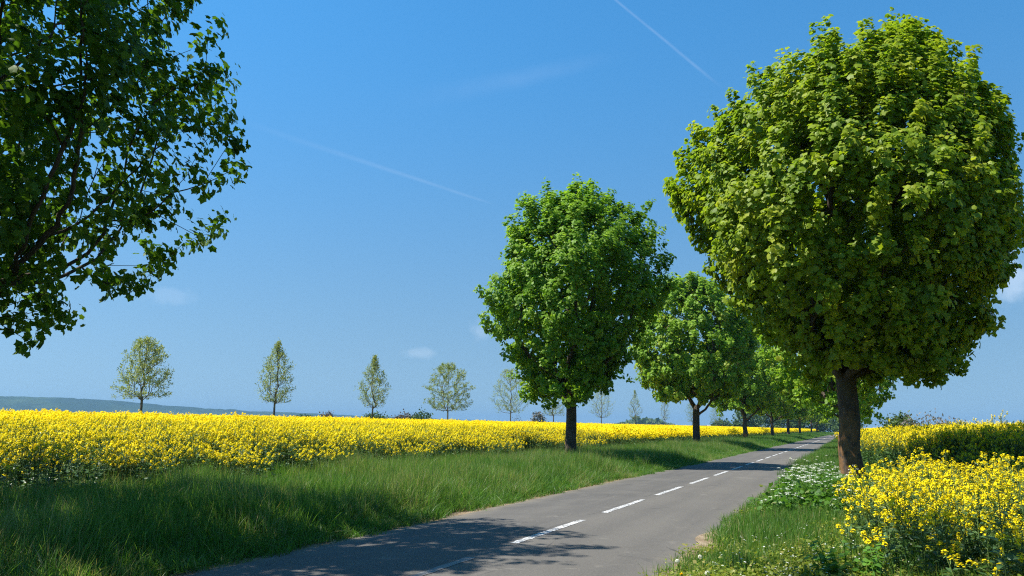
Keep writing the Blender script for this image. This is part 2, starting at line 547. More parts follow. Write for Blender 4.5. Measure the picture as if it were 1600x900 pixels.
SLIM2 = (np.array([(0, 0, 0), (.2, .5, -.03), (0, 1, 0), (-.2, .5, -.03)], np.float32), np.array([(0, 1, 2), (0, 2, 3)], np.int32))


def leaf_soup(P, Nrm, A, S, tmpl):
    Nrm = unit(Nrm)
    A = unit(A - (A * Nrm).sum(1, keepdims=True) * Nrm)
    B = np.cross(A, Nrm)
    tv, tf = tmpl
    S = np.asarray(S).reshape(-1, 1, 1)
    V = P[:, None] + S * (tv[None, :, 0:1] * B[:, None] + tv[None, :, 1:2] * A[:, None] + tv[None, :, 2:3] * Nrm[:, None])
    T = tf[None] + (np.arange(len(P)) * len(tv))[:, None, None]
    return V.reshape(-1, 3), T.reshape(-1, 3)


def skeleton(r, trunk, att, bf=.25, zmin=None):
    """grow a branching graph: each attractor joins the node that is near and has a short way to the root"""
    P = [np.array(p, float) for p in trunk]
    par = [-1] + list(range(len(trunk) - 1))
    nT = len(trunk)
    n = nT + len(att)
    A = np.zeros((n, 3))
    A[:nT] = trunk
    pl = np.zeros(n)
    for i in range(1, nT):
        pl[i] = pl[i - 1] + np.linalg.norm(A[i] - A[i - 1])
    top = A[nT - 1]
    order = np.argsort(np.linalg.norm(att - top, axis=1))
    first = max(0, nT - 3) if zmin is None else next(i for i in range(nT) if A[i][2] >= zmin)
    m = nT
    for idx in order:
        p = att[idx]
        d = np.linalg.norm(A[first:m] - p, axis=1)
        drop = np.maximum(A[first:m, 2] - p[2], 0) * .5          # rather grow up than down
        j = int(np.argmin(d + bf * (pl[first:m] - pl[first]) + drop)) + first
        A[m] = p
        par.append(j)
        pl[m] = pl[j] + np.linalg.norm(p - A[j])
        m += 1
    return A, np.array(par), nT


def radii(A, par, r_root, r_tip, ex=2.2):
    n = len(A)
    s = np.zeros(n)
    kids = np.zeros(n, int)
    for i in range(n - 1, 0, -1):
        if kids[i] == 0:
            s[i] = 1
        s[par[i]] += s[i]
        kids[par[i]] += 1
    rad = s ** (1 / ex)
    rad = r_tip + (rad - 1) / (rad[0] - 1) * (r_root - r_tip)
    return rad, kids


def relax(A, par, nT, it):
    """straighten the zigzag of the branches"""
    n = len(A)
    sz = np.ones(n)
    for i in range(n - 1, 0, -1):
        sz[par[i]] += sz[i]
    best = np.full(n, -1)
    for i in range(1, n):
        j = par[i]
        if best[j] < 0 or sz[i] > sz[best[j]]:
            best[j] = i
    mv = np.nonzero((np.arange(n) >= nT) & (best >= 0))[0]
    for _ in range(it):
        A[mv] = .4 * A[mv] + .3 * (A[par[mv]] + A[best[mv]])
    return A


def sweep(bag, P, rad, k, m=0, tint=.5):
    """tube along the points P"""
    P = np.asarray(P, float)
    n = len(P)
    if n < 2:
        return
    tan = np.gradient(P, axis=0)
    tan = unit(tan)
    ref = np.array([1.0, 0, 0]) if abs(tan[0][0]) < .8 else np.array([0, 1.0, 0])
    u = unit(np.cross(tan[0], ref))
    V = np.zeros((n, k, 3))
    an = np.arange(k) / k * 2 * math.pi
    for i in range(n):
        u = unit(u - tan[i] * (u @ tan[i]))
        w = np.cross(tan[i], u)
        V[i] = P[i] + rad[i] * (np.cos(an)[:, None] * u + np.sin(an)[:, None] * w)
    ii = np.arange(n * k).reshape(n, k)
    a, b = ii[:-1], np.roll(ii, -1, 1)[:-1]
    c, d = np.roll(ii, -1, 1)[1:], ii[1:]
    T = np.concatenate([np.stack([a.ravel(), b.ravel(), c.ravel()], 1), np.stack([a.ravel(), c.ravel(), d.ravel()], 1)])
    bag.add(V.reshape(-1, 3), T, tint, m)


def smooth_path(P, rad, sub):
    P = np.asarray(P, float)
    n = len(P)
    if n < 3 or sub < 2:
        return P, np.asarray(rad)
    E_ = np.vstack([2 * P[0] - P[1], P, 2 * P[-1] - P[-2]])
    out, rr2 = [], []
    for i in range(n - 1):
        p0, p1, p2, p3 = E_[i:i + 4]
        for t in np.arange(sub) / sub:
            out.append(.5 * (2 * p1 + (p2 - p0) * t + (2 * p0 - 5 * p1 + 4 * p2 - p3) * t * t + (3 * p1 - p0 - 3 * p2 + p3) * t ** 3))
            rr2.append(rad[i] * (1 - t) + rad[i + 1] * t)
    out.append(P[-1])
    rr2.append(rad[-1])
    return np.array(out), np.array(rr2)


def branch_mesh(name, A, par, rad, nT, mat, r, sub=2, thin=3, rcut=0.0):
    n = len(A)
    best = {}
    for i in range(nT, n):
        j = par[i]
        if j >= nT and (j not in best or rad[i] > rad[best[j]]):
            best[j] = i
    bag = Bag()
    cont = set(best.values())
    for i in range(nT, n):
        if i in cont or rad[i] < rcut:
            continue
        path = [par[i], i]
        while path[-1] in best:
            path.append(best[path[-1]])
        P = A[path].copy()
        rd = rad[path].copy()
        rd[0] = min(rd[0], rd[1] * 1.35)
        P2, r2 = smooth_path(P, rd, sub)
        if len(P2) > 2:
            P2[1:-1] += r.normal(0, .012, (len(P2) - 2, 3)) * (1 + 2 * r2[1:-1, None] / .1)
        kk = 8 if rd[1] > .06 else 6 if rd[1] > .025 else thin
        sweep(bag, P2, r2, kk)
    return bag.mesh(name, [mat], smooth=True)


def trunk_mesh(name, pts, rad, mat, r, flare=1.5, sides=20):
    P, rd = smooth_path(np.array(pts, float), np.array(rad), 6)
    z = P[:, 2] - P[0, 2]
    rd = rd * (1 + (flare - 1) * np.exp(-np.maximum(z, 0) / .28))
    bag = Bag()
    n, k = len(P), sides
    an = np.arange(k) / k * 2 * math.pi
    ph = r.uniform(0, 6.28, 4)
    V = np.zeros((n, k, 3))
    for i in range(n):
        rib = 1 + .05 * np.sin(5 * an + ph[0] + z[i] * .5) + .035 * np.sin(9 * an + ph[1] - z[i] * 1.3) + .03 * np.sin(2 * an + ph[2] + z[i]) \
            + .10 * math.exp(-max(z[i], 0) / .3) * np.sin(4 * an + ph[3]) + r.normal(0, .012, k)
        V[i] = P[i] + np.stack([np.cos(an) * rd[i] * rib, np.sin(an) * rd[i] * rib, 0 * an], 1)
    ii = np.arange(n * k).reshape(n, k)
    a, b = ii[:-1], np.roll(ii, -1, 1)[:-1]
    c, d = np.roll(ii, -1, 1)[1:], ii[1:]
    bag.add(V.reshape(-1, 3), np.concatenate([np.stack([a.ravel(), b.ravel(), c.ravel()], 1), np.stack([a.ravel(), c.ravel(), d.ravel()], 1)]))
    return bag.mesh(name, [mat], smooth=True)


def envelope(r, lumps=70, amp=.16, k=20):
    D = unit(r.normal(size=(lumps, 3)))
    am = r.uniform(-.7, 1.0, lumps) * amp
    def f(d):
        return 1 + (np.exp(k * (d @ D.T - 1)) * am).sum(1)
    return f


def crown_points(r, n, hc, rx, up, dn, env, shell=.72, lo=.25, taper=0.0):
    d = unit(r.normal(size=(n * 2, 3)))
    d[:, 2] = np.where(d[:, 2] < -.9, -d[:, 2], d[:, 2])
    d = d[:n]
    q = np.where(r.random(n) < shell, 1 - .26 * r.random(n) ** 1.6, lo + (1 - lo) * r.random(n) ** .6)
    rz = np.where(d[:, 2] > 0, up, dn)
    # rounder than an ellipsoid: fuller shoulders
    s = (np.abs(d[:, 0] ** 2 + d[:, 1] ** 2) ** 1.15 + np.abs(d[:, 2]) ** 2.3) ** (-1 / 2.3)
    p = d * (env(d) * q * s)[:, None]
    p[:, :2] *= (1 - taper * np.clip(-d[:, 2], 0, 1) ** 1.2)[:, None]      # the underside draws in towards the trunk
    return np.stack([p[:, 0] * rx, p[:, 1] * rx, p[:, 2] * rz + hc], 1)


SUNV = -np.array(tr)


def maple(name, label, loc, seed, th=2.6, tr_=.22, hc=7.2, rx=4.1, up=5.3, dn=4.4, nodes=900, per=34, size=.15, tmpl=LEAF6,
          leafm=MAPLE_GREEN, bark=BARK, group='maples lining the road', sub=2, flare=1.5, lean=(0, 0), single=0, shoot=.62, shell=.72,
          tint0=.56, amp=.16, crown_off=(0, 0), spread=.17, low_limb=None, skirt=0.0, taper=0.0):
    r = rng_(seed)
    t = thing(name, label, 'tree', (loc[0], loc[1], float(ground_z(loc[0], loc[1])) - .03), group)
    nt = 6
    tz = np.linspace(0, th, nt)
    trunk = [(lean[0] * z / th + r.normal(0, .02) * (z > 0), lean[1] * z / th + r.normal(0, .02) * (z > 0), z) for z in tz]
    env = envelope(r, amp=amp)
    att = crown_points(r, nodes, hc, rx, up, dn, env, shell, taper=taper)
    att[:, 0] += crown_off[0]
    att[:, 1] += crown_off[1]
    att = att[(att[:, 2] > th * .78) | (np.hypot(att[:, 0], att[:, 1]) > rx * .5)]
    ns = int(nodes * .13)                                       # leafy skirt round the fork
    sa, sr = r.uniform(0, 6.28, ns), r.uniform(.25, .72 - .5 * taper, ns) * rx
    att = np.concatenate([att, np.stack([np.cos(sa) * sr + crown_off[0], np.sin(sa) * sr + crown_off[1], th - .15 + skirt + r.random(ns) * 1.9 + .22 * (rx * .72 - sr)], 1)])
    # a handful of main limbs first, so the crown hangs on a clear fork
    nl = 6
    an0 = r.uniform(0, 6.28)
    limbs = []
    for i in range(nl):
        an = an0 + i * 2 * math.pi / nl + r.normal(0, .25)
        tl = r.uniform(.35, .75)
        for q in (.22, .5, .8):
            rad_ = rx * .62 * tl * q ** .85
            limbs.append((crown_off[0] * q + math.cos(an) * rad_, crown_off[1] * q + math.sin(an) * rad_, th + (hc + up * .45 - th) * q * (1.15 - .5 * tl)))
    limbs += [(crown_off[0] * q, crown_off[1] * q, th + (hc + up * .6 - th) * q) for q in (.25, .5, .75, 1.0)]
    if low_limb:
        limbs += low_limb
    att = np.concatenate([np.array(limbs), att])
    A, par, nT = skeleton(r, trunk, att, .32)
    A = relax(A, par, nT, 3)
    rad, kids = radii(A, par, tr_, .006)
    trr = np.linspace(tr_, tr_ * .86, nT)
    rad[:nT] = trr
    rad[nT:] = np.minimum(rad[nT:] * .85, tr_ * .50)
    obj('trunk', trunk_mesh('trunk', list(A[:nT]) + [A[nT - 1] + (lean[0] * .1, lean[1] * .1, .35)], list(trr) + [tr_ * .45], bark, r, flare), t)
    obj('branches', branch_mesh('branches', A, par, rad, nT, bark, r, sub), t)
    # leafy shoots on the outer nodes
    cen = np.array([crown_off[0], crown_off[1], hc])
    sel = np.nonzero((np.arange(len(A)) >= nT + len(limbs)) & ((kids == 0) | (rad < .02)))[0]
    base = A[sel]
    out = unit((base - cen) * np.array([1, 1, .8]))
    sd = unit(out * .55 + np.array([0, 0, .62]) + r.normal(0, .28, base.shape))
    cnt = r.poisson(per * r.uniform(.55, 1.45, len(sel)))
    w = np.repeat(np.arange(len(sel)), cnt)
    m = len(w)
    L = shoot * r.uniform(.6, 1.25, len(sel))
    long_ = (r.random(len(sel)) < .16) & (kids[sel] == 0)        # young shoots that stick out of the outline
    L[long_] *= r.uniform(1.4, 2.1, long_.sum())
    slim = np.where(long_, .72, 1.0)
    tt = r.random(m) ** .8
    lat = unit(r.normal(size=(m, 3)))
    lat = unit(lat - (lat * sd[w]).sum(1, keepdims=True) * sd[w])
    P = base[w] + sd[w] * (tt * L[w] - .12)[:, None] + lat * (spread * slim[w] * (1.15 - .55 * tt) * r.uniform(.3, 1.25, m))[:, None]
    keep = (P[:, 2] > 1.9)
    w, P, lat, tt = w[keep], P[keep], lat[keep], tt[keep]
    m = len(w)
    nrm = unit(np.array([0, 0, .55]) + out[w] * .62 + lat * .30 + r.normal(0, .34, (m, 3)))
    ax = lat * .8 + sd[w] * .15 + np.array([0, 0, -.45]) + r.normal(0, .25, (m, 3))
    S = size * r.uniform(.50, 1.28, m) * (1.08 - .35 * tt)
    st = r.normal(0, .15, len(A))[sel] + .12 * vnoise(A[sel, 0] * 1.1 + A[sel, 2] * .7, A[sel, 1] * 1.1 + seed, seed)
    tint = np.clip(tint0 + st[w] + r.normal(0, .15, m) + .16 * tt, 0, 1)
    if single:
        # the leaves that show largest are objects of their own
        wp = P + np.array(t.location)
        q = np.linalg.norm(wp - np.array((0, 0, 1.65)), axis=1)
        iv = cam.matrix_world.inverted()
        M3 = np.array(iv)[:3, :3]
        lc = (wp - np.array((0, 0, 1.65))) @ M3.T
        inv = (lc[:, 2] < 0) & (np.abs(lc[:, 0] / -lc[:, 2]) < .64) & (np.abs(lc[:, 1] / -lc[:, 2]) < .36)
        near = np.argsort(np.where(inv, q, 1e9))[:single]
        mask = np.zeros(m, bool)
        mask[near] = True
    V, T = leaf_soup(P, nrm, ax, S, tmpl) if not single else leaf_soup(P[~mask], nrm[~mask], ax[~mask], S[~mask], tmpl)
    tf = np.repeat(tint if not single else tint[~mask], len(tmpl[1]))
    cr = obj('crown', mesh_np('crown', V, T, leafm, tint=tf), t, kind='stuff')
    if single:
        protos = [mesh_np('leaf', tmpl[0], tmpl[1], leafm, tint=np.full(len(tmpl[1]), tv)) for tv in (.3, .5, .7)]
        for i in near:
            n_ = nrm[i]
            a_ = unit(ax[i] - (ax[i] @ n_) * n_)
            b_ = np.cross(a_, n_)
            o = obj('leaf', protos[int(np.digitize(tint[i], (.42, .62)))], cr)
            mw = Matrix(np.column_stack([b_ * S[i], a_ * S[i], n_ * S[i]]).tolist()).to_4x4()
            mw.translation = Vector(P[i])
            o.matrix_local = mw
    print(name, 'leaves', m)
    return t


# left-hand row
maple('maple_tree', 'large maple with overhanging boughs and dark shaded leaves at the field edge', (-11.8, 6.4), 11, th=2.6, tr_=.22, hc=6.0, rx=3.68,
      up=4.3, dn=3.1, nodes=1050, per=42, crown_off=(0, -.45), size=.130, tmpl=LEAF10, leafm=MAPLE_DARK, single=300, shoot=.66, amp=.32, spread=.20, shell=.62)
maple('maple_tree', 'free-standing round maple with slim dark trunk before the yellow field', (-11.0, 32.7), 23, th=2.75, tr_=.235, taper=.2, hc=7.2, rx=3.25,
      up=4.05, dn=4.6, nodes=1350, per=52, size=.158, leafm=MAPLE_GREEN, amp=.24, spread=.19)
ROW = [(62.8, 'bright green maple with a low bough leaving its trunk, second past the overhanging tree', 31, MAPLE_GREEN, BARK, 980, 54, .225, LEAF6),
       (94.1, 'maple with orange lichen low on its trunk beside the road', 37, MAPLE_GREEN, BARK_LICHEN, 760, 54, .28, LEAF2),
       (127.8, 'roadside maple just beyond the tree with the orange trunk base', 41, MAPLE_GREEN, BARK, 600, 54, .30, LEAF2),
       (161.5, 'roadside maple second beyond the tree with the orange trunk base', 43, MAPLE_GREEN, BARK, 520, 52, .35, LEAF2),
       (198.9, 'roadside maple third beyond the tree with the orange trunk base', 47, MAPLE_GREEN, BARK, 320, 46, .40, LEAF2),
       (258, 'far roadside maple standing before the end of the yellow field', 53, MAPLE_GREEN, BARK, 220, 44, .52, LEAF2),
       (300, 'farthest roadside maple at the end of the yellow field', 59, MAPLE_GREEN, BARK, 200, 42, .6, LEAF2)]
for (Y, lab, sd_, lm, bk, nn, pp, sz, tp) in ROW:
    low = [(1.1, -.4, 2.7), (1.7, -.6, 3.5), (2.0, -.7, 4.3)] if sd_ in (31, 37) else None
    maple('maple_tree', lab, (-11.0, Y), sd_, th=2.7 + .2 * (sd_ % 3), tr_=.25 + .01 * (sd_ % 4), skirt=.75, hc=7.7, rx=4.1 + .15 * (sd_ % 3), up=5.0 + .2 * (sd_ % 2), dn=4.3,
          nodes=nn, per=pp, size=sz, tmpl=tp, leafm=lm, bark=bk, amp=.13, sub=1 if Y > 100 else 2, low_limb=low, spread=.24, shoot=.75)
# right-hand row
maple('maple_tree', 'biggest maple with thick trunk and lime green crown among cow parsley', (-.05, 22.6), 72, th=2.9, tr_=.275, hc=7.2, rx=3.82, up=4.20, dn=4.7,
      nodes=2100, per=58, size=.152, leafm=MAPLE_LIME, bark=BARK_BIG, group='maples lining the road', amp=.20, flare=1.35, spread=.19, crown_off=(.50, 0), skirt=.15, taper=.34)
maple('maple_tree', 'maple standing hidden behind the thickest trunk, low green foliage showing beside it', (.0, 62), 73, th=2.6, tr_=.24, hc=6.2, rx=2.9, up=4.6, dn=3.9, nodes=420,
      per=44, size=.25, tmpl=LEAF2, leafm=MAPLE_GREEN)
maple('maple_tree', 'maple right behind the thickest one, its crown merging over the road edge', (-.35, 44), 75, th=2.7, tr_=.22, hc=7.0, rx=2.9, up=4.9, dn=4.0, nodes=560,
      per=48, size=.23, tmpl=LEAF2, leafm=MAPLE_GREEN, crown_off=(-.7, 0))
maple('maple_tree', 'smaller maple far down the road behind the thickest trunk', (-.4, 105), 79, th=2.6, tr_=.24, hc=6.6, rx=3.4, up=4.6, dn=3.9, nodes=300,
      per=42, size=.31, tmpl=LEAF2, leafm=MAPLE_GREEN)
maple('maple_tree', 'maple at the far bend of the road behind the thickest trunk', (.6, 160), 83, th=2.6, tr_=.24, hc=6.6, rx=3.6, up=4.6, dn=3.9, nodes=220,
      per=38, size=.38, tmpl=LEAF2, leafm=MAPLE_GREEN)
maple('maple_tree', 'maple on the flowery verge whose crown shades the white flowers', (1.0, .3), 89, th=4.2, tr_=.30, hc=9.0, rx=5.6, up=3.8, dn=2.3, nodes=850,
      per=46, size=.22, tmpl=LEAF2, leafm=MAPLE_LIME, crown_off=(-1.5, 1.3), skirt=2.2)


def pale_tree(loc, seed, vis, halfw, label, shape, leafk):
    """young thinly leaved tree of the far row; vis is the height above the crop"""
    r = rng_(seed)
    h = vis + 1.15
    t = thing('young_tree', label, 'tree', (loc[0], loc[1], float(ground_z(*loc)) - .02), 'thin young trees beyond the yellow field')
    th = 2.0 + .12 * vis
    n = 520
    z = r.random(n)
    prof = {'cone': np.sin(np.pi * np.clip(z * .86 + .16, 0, 1)) ** .8 * (1.05 - .55 * z), 'round': np.sin(np.pi * np.clip(z * .80 + .17, 0, 1)) ** .6,
            'wide': np.sin(np.pi * np.clip(z * .72 + .26, 0, 1)) ** .7}[shape]
    lump = 1 + .2 * vnoise(z * 9, z * 0 + seed, seed)
    rho = halfw * prof * lump * r.random(n) ** .62
    an = r.uniform(0, 6.28, n)
    att = np.stack([rho * np.cos(an), rho * np.sin(an), th + (h - th) * z], 1)
    lead = np.stack([r.normal(0, .05, 7), r.normal(0, .05, 7), np.linspace(th + .4, h * .93, 7)], 1)
    att = np.concatenate([lead, att])
    trunk = [(0, 0, zz) for zz in np.linspace(0, th, 5)]
    A, par, nT = skeleton(r, trunk, att, .10)
    A = relax(A, par, nT, 2)
    rad, kids = radii(A, par, .13, .012)
    obj('trunk', trunk_mesh('trunk', list(A[:nT]) + [A[nT - 1] + (0, 0, .4)], list(np.linspace(.15, .11, nT)) + [.08], BARK_PALE, r, 1.2, 10), t)
    obj('branches', branch_mesh('branches', A, par, rad, nT, BARK_PALE, r, 1), t)
    sel = np.nonzero((np.arange(len(A)) >= nT + 7) & (rad < .03))[0]
    w = np.repeat(sel, r.poisson(leafk * 1.6, len(sel)))
    m = len(w)
    up_ = unit(A[w] * np.array([.6, .6, 0]) + np.array([0, 0, 1.2]) + r.normal(0, .2, (m, 3)))
    P = A[w] + r.normal(0, .12, (m, 3)) + up_ * (r.random(m) * .35)[:, None]
    V, T = leaf_soup(P, r.normal(size=(m, 3)), up_ + r.normal(0, .5, (m, 3)), r.uniform(.15, .28, m), SLIM2)
    obj('crown', mesh_np('crown', V, T, PALE_LEAF, tint=np.repeat(np.clip(r.normal(.5, .22, m), 0, 1), 2)), t, kind='stuff')


FARROW = [(58.2, 7.5, 2.5, 'spreading open young tree with a forked low bough, first of the far row', 'wide', 8),
          (76, 8.9, 2.5, 'narrow upright young tree with airy crown, second of the far row', 'cone', 6),
          (97, 9.0, 2.5, 'slender pointed young tree, third of the far row', 'cone', 7),
          (120, 9.7, 4.0, 'fullest round-crowned pale young tree of the far row', 'round', 15),
          (147, 10.6, 3.7, 'almost bare broad young tree just past the fullest pale one', 'round', 7),
          (172, 8.6, 3.0, 'pale young tree seen under the free-standing maple beside its trunk', 'round', 4),
          (210, 9.6, 3.4, 'nearly bare young tree just past the slim maple trunk', 'round', 3.5),
          (247, 10.8, 2.5, 'thin grey young tree with narrow crown before the far wood', 'cone', 3),
          (291, 11.6, 2.3, 'narrowest bare grey young tree at the end of the far wood', 'cone', 2.5),
          (345, 10, 3.0, 'distant young tree seen low past the maple with the low bough', 'round', 4),
          (413, 10, 3.6, 'distant round young tree between two roadside maple trunks', 'round', 5),
          (500, 11, 3.4, 'distant young tree beside the maple with orange trunk base', 'round', 4)]
for i, (Y, v, hw, lab, shp, lk) in enumerate(FARROW):
    pale_tree((-62.0 - (1.5 if i == 0 else 0), Y), 200 + i, v, hw, lab, shp, lk)


def bush(name, label, cat, loc, w, h, mat, seed, group=None, leaf=.3, dens=1.0, bare=False):
    r = rng_(seed)
    t = thing(name, label, cat, (loc[0], loc[1], float(ground_z(*loc)) - .05), group)
    n = int(60 * dens)
    d = unit(r.normal(size=(n, 3)))
    d[:, 2] = np.abs(d[:, 2])
    env = envelope(r, 20, .25, 10)
    att = d * (env(d) * (.45 + .55 * r.random(n) ** .5))[:, None] * np.array([w / 2, w / 2, h])
    att[:, 2] += .12 * h
    A, par, nT = skeleton(r, [(0, 0, 0), (0, 0, .06 * h), (0, 0, .12 * h)], att, .1)
    rad, kids = radii(A, par, .05 + .01 * h, .015)
    obj('stems', branch_mesh('stems', A, par, rad, nT, GREY_TWIG if bare else BARK, r, 1), t)
    per = 5 if bare else 26
    wv = np.repeat(np.arange(nT, len(A)), r.poisson(per, len(A) - nT))
    m = len(wv)
    P = A[wv] + r.normal(0, .10 * (w + h) / 2, (m, 3))
    P[:, 2] = np.abs(P[:, 2])
    V, T = leaf_soup(P, r.normal(size=(m, 3)) + np.array([0, 0, .6]), r.normal(size=(m, 3)) + (np.array([0, 0, 1.5]) if bare else 0), leaf * r.uniform(.6, 1.3, m), SLIM2 if bare else LEAF2)
    obj('foliage', mesh_np('foliage', V, T, mat, tint=np.repeat(np.clip(r.normal(.5, .2, m), 0, 1), 2)), t, kind='stuff')


def polar(az, d):
    return (d * math.sin(R(az)), d * math.cos(R(az)))


HG = 'bushes along the far edge of the yellow field'
bush('bush', 'low russet bush behind the yellow field between two young trees', 'bush', polar(-35.6, 240), 6, 3.0, BROWN_LEAF, 301, HG, .5)
bush('bush', 'small dark green bush behind the field beside the narrow upright tree', 'bush', polar(-37.2, 240), 6, 2.9, BUSH_LEAF, 302, HG, .5)
bush('bush', 'low green bush at the foot of the third far tree', 'bush', polar(-32.2, 230), 8, 3.2, BUSH_LEAF, 303, HG, .5)
bush('bush', 'wide grey-brown bush beside the dark green clump on the skyline', 'bush', polar(-30.2, 250), 9, 3.4, BROWN_LEAF, 304, HG, .5)
bush('bush', 'tallest dark green clump on the skyline left of the round pale tree', 'bush', polar(-29.2, 245), 8, 3.9, BUSH_LEAF, 305, HG, .5)
bush('bush', 'round grey bush on the skyline beside the free-standing maple', 'bush', polar(-20.9, 260), 4.6, 4.2, GREY_TWIG, 306, HG, .45)
bush('bush', 'thin bare shrub near the round grey bush', 'bush', polar(-22.5, 255), 3.5, 4.2, GREY_TWIG, 307, HG, .4, .5, True)
RG = 'shrubs behind the rapeseed beside the thickest trunk'
bush('bush', 'grey-green shrub just past the thickest trunk behind the crop', 'bush', polar(2.9, 95), 3.6, 2.8, BUSH_LEAF, 311, RG, .3)
bush('bush', 'bare grey-brown thicket next to the grey-green shrub behind the crop', 'bush', polar(4.4, 92), 5.0, 2.5, GREY_TWIG, 312, RG, .35, 1.5, True)
bush('bush', 'sparse bare thicket farthest from the thickest trunk behind the crop', 'bush', polar(5.9, 92), 4.5, 2.2, GREY_TWIG, 313, RG, .35, 1.2, True)
EG = 'trees closing the view at the end of the road'
for i, (az, dd, w, h, lab) in enumerate([(-6.6, 430, 13, 9, 'rounded green tree behind the end of the yellow field, beside the lone trunks'), (-5.2, 450, 16, 11, 'broad green tree in the hedge line past the yellow field'),
                                         (-4.1, 440, 13, 9, 'medium green tree in the hedge line near the road end'), (-2.8, 470, 14, 10, 'dense green tree where the road disappears'),
                                         (-1.5, 480, 14, 9, 'dense green tree right behind the last roadside maple'), (-.2, 470, 16, 9, 'green tree closing the end of the road'),
                                         (-8.2, 520, 14, 5, 'low grey-green hedge tree farthest along the skyline')]):
    bush('hedge_tree', lab, 'tree', polar(az, dd), w, h, BUSH_LEAF, 330 + i, EG, 1.1)

# the wood on the skyline behind the far row: one mass
r = rng_(77)
n = 9000
az = r.uniform(-19.5, -10.6, n)
prof = 34 * np.clip(np.sin(np.pi * (az + 19.5) / 9.0), 0, 1) ** .5 * np.interp(az, [-19.5, -15.5, -14, -12.4, -10.6], [.35, .45, .95, 1, .6])
dist = 1500 + r.uniform(-60, 140, n)
P = np.stack([dist * np.sin(np.radians(az)), dist * np.cos(np.radians(az)), -12 + prof * (.25 + .75 * r.random(n) ** .5) * (.85 + .15 * vnoise(az * 11, az * 0, 4))], 1)
V, T = leaf_soup(P, r.normal(size=(n, 3)) + np.array([-.5, -1, 1]), r.normal(size=(n, 3)), r.uniform(4, 9, n), LEAF2)
obj('distant_wood', mesh_np('distant_wood', V, T, BUSH_LEAF, tint=np.repeat(np.clip(r.normal(.4, .2, n), 0, 1), 2)), kind='stuff',
    label='hazy green wood on the skyline beyond the far row of young trees', category='wood')

# two or three pale farm buildings on the skyline
WALL_M, _n = new_mat('white_render')
_n.n('ShaderNodeOutputMaterial', {'Surface': _n.n('ShaderNodeBsdfPrincipled', {'Base Color': _n.ramp(_n.noise(_n.n('ShaderNodeTexCoord').outputs['Object'], .8, 4), [(.3, (.62, .62, .6)), (.7, (.75, .75, .73))]), 'Roughness': .8}).outputs[0]})
ROOF_M, _n = new_mat('grey_roof')
_n.n('ShaderNodeOutputMaterial', {'Surface': _n.n('ShaderNodeBsdfPrincipled', {'Base Color': _n.ramp(_n.noise(_n.n('ShaderNodeTexCoord').outputs['Object'], 2, 4), [(.3, (.22, .2, .19)), (.7, (.32, .29, .27))]), 'Roughness': .8}).outputs[0]})
for az_, L_, lab in ((-8.75, 9, 'small white farm building on the skyline, nearest the tree with the low bough'), (-8.25, 13, 'longer white farm building on the skyline between roadside trunks')):
    x0, y0 = polar(az_, 640)
    z0 = float(ground_z(x0, y0))
    t = thing('farm_building', lab, 'building', (x0, y0, z0), 'white farm buildings on the skyline')
    bg_ = Bag()
    hw_, hd, hh = L_ / 2, 4, 3.6 - z0 - 1.0
    bv = np.array([(sx * hw_, sy * hd, z) for z in (0, hh) for sx, sy in ((-1, -1), (1, -1), (1, 1), (-1, 1))], float)
    bt = [(0, 1, 5), (0, 5, 4), (1, 2, 6), (1, 6, 5), (2, 3, 7), (2, 7, 6), (3, 0, 4), (3, 4, 7)]
    bg_.add(bv, bt)
    obj('wall', bg_.mesh('wall', [WALL_M]), t)
    bg_ = Bag()
    rv = np.array([(-hw_ - .3, -hd - .4, hh + .01), (hw_ + .3, -hd - .4, hh + .01), (hw_ + .3, hd + .4, hh + .01), (-hw_ - .3, hd + .4, hh + .01), (-hw_ - .3, 0, hh + 1.3), (hw_ + .3, 0, hh + 1.3)], float)
    bg_.add(rv, [(0, 1, 5), (0, 5, 4), (2, 3, 4), (2, 4, 5), (1, 2, 5), (3, 0, 4), (0, 2, 1), (0, 3, 2)])
    obj('roof', bg_.mesh('roof', [ROOF_M]), t)


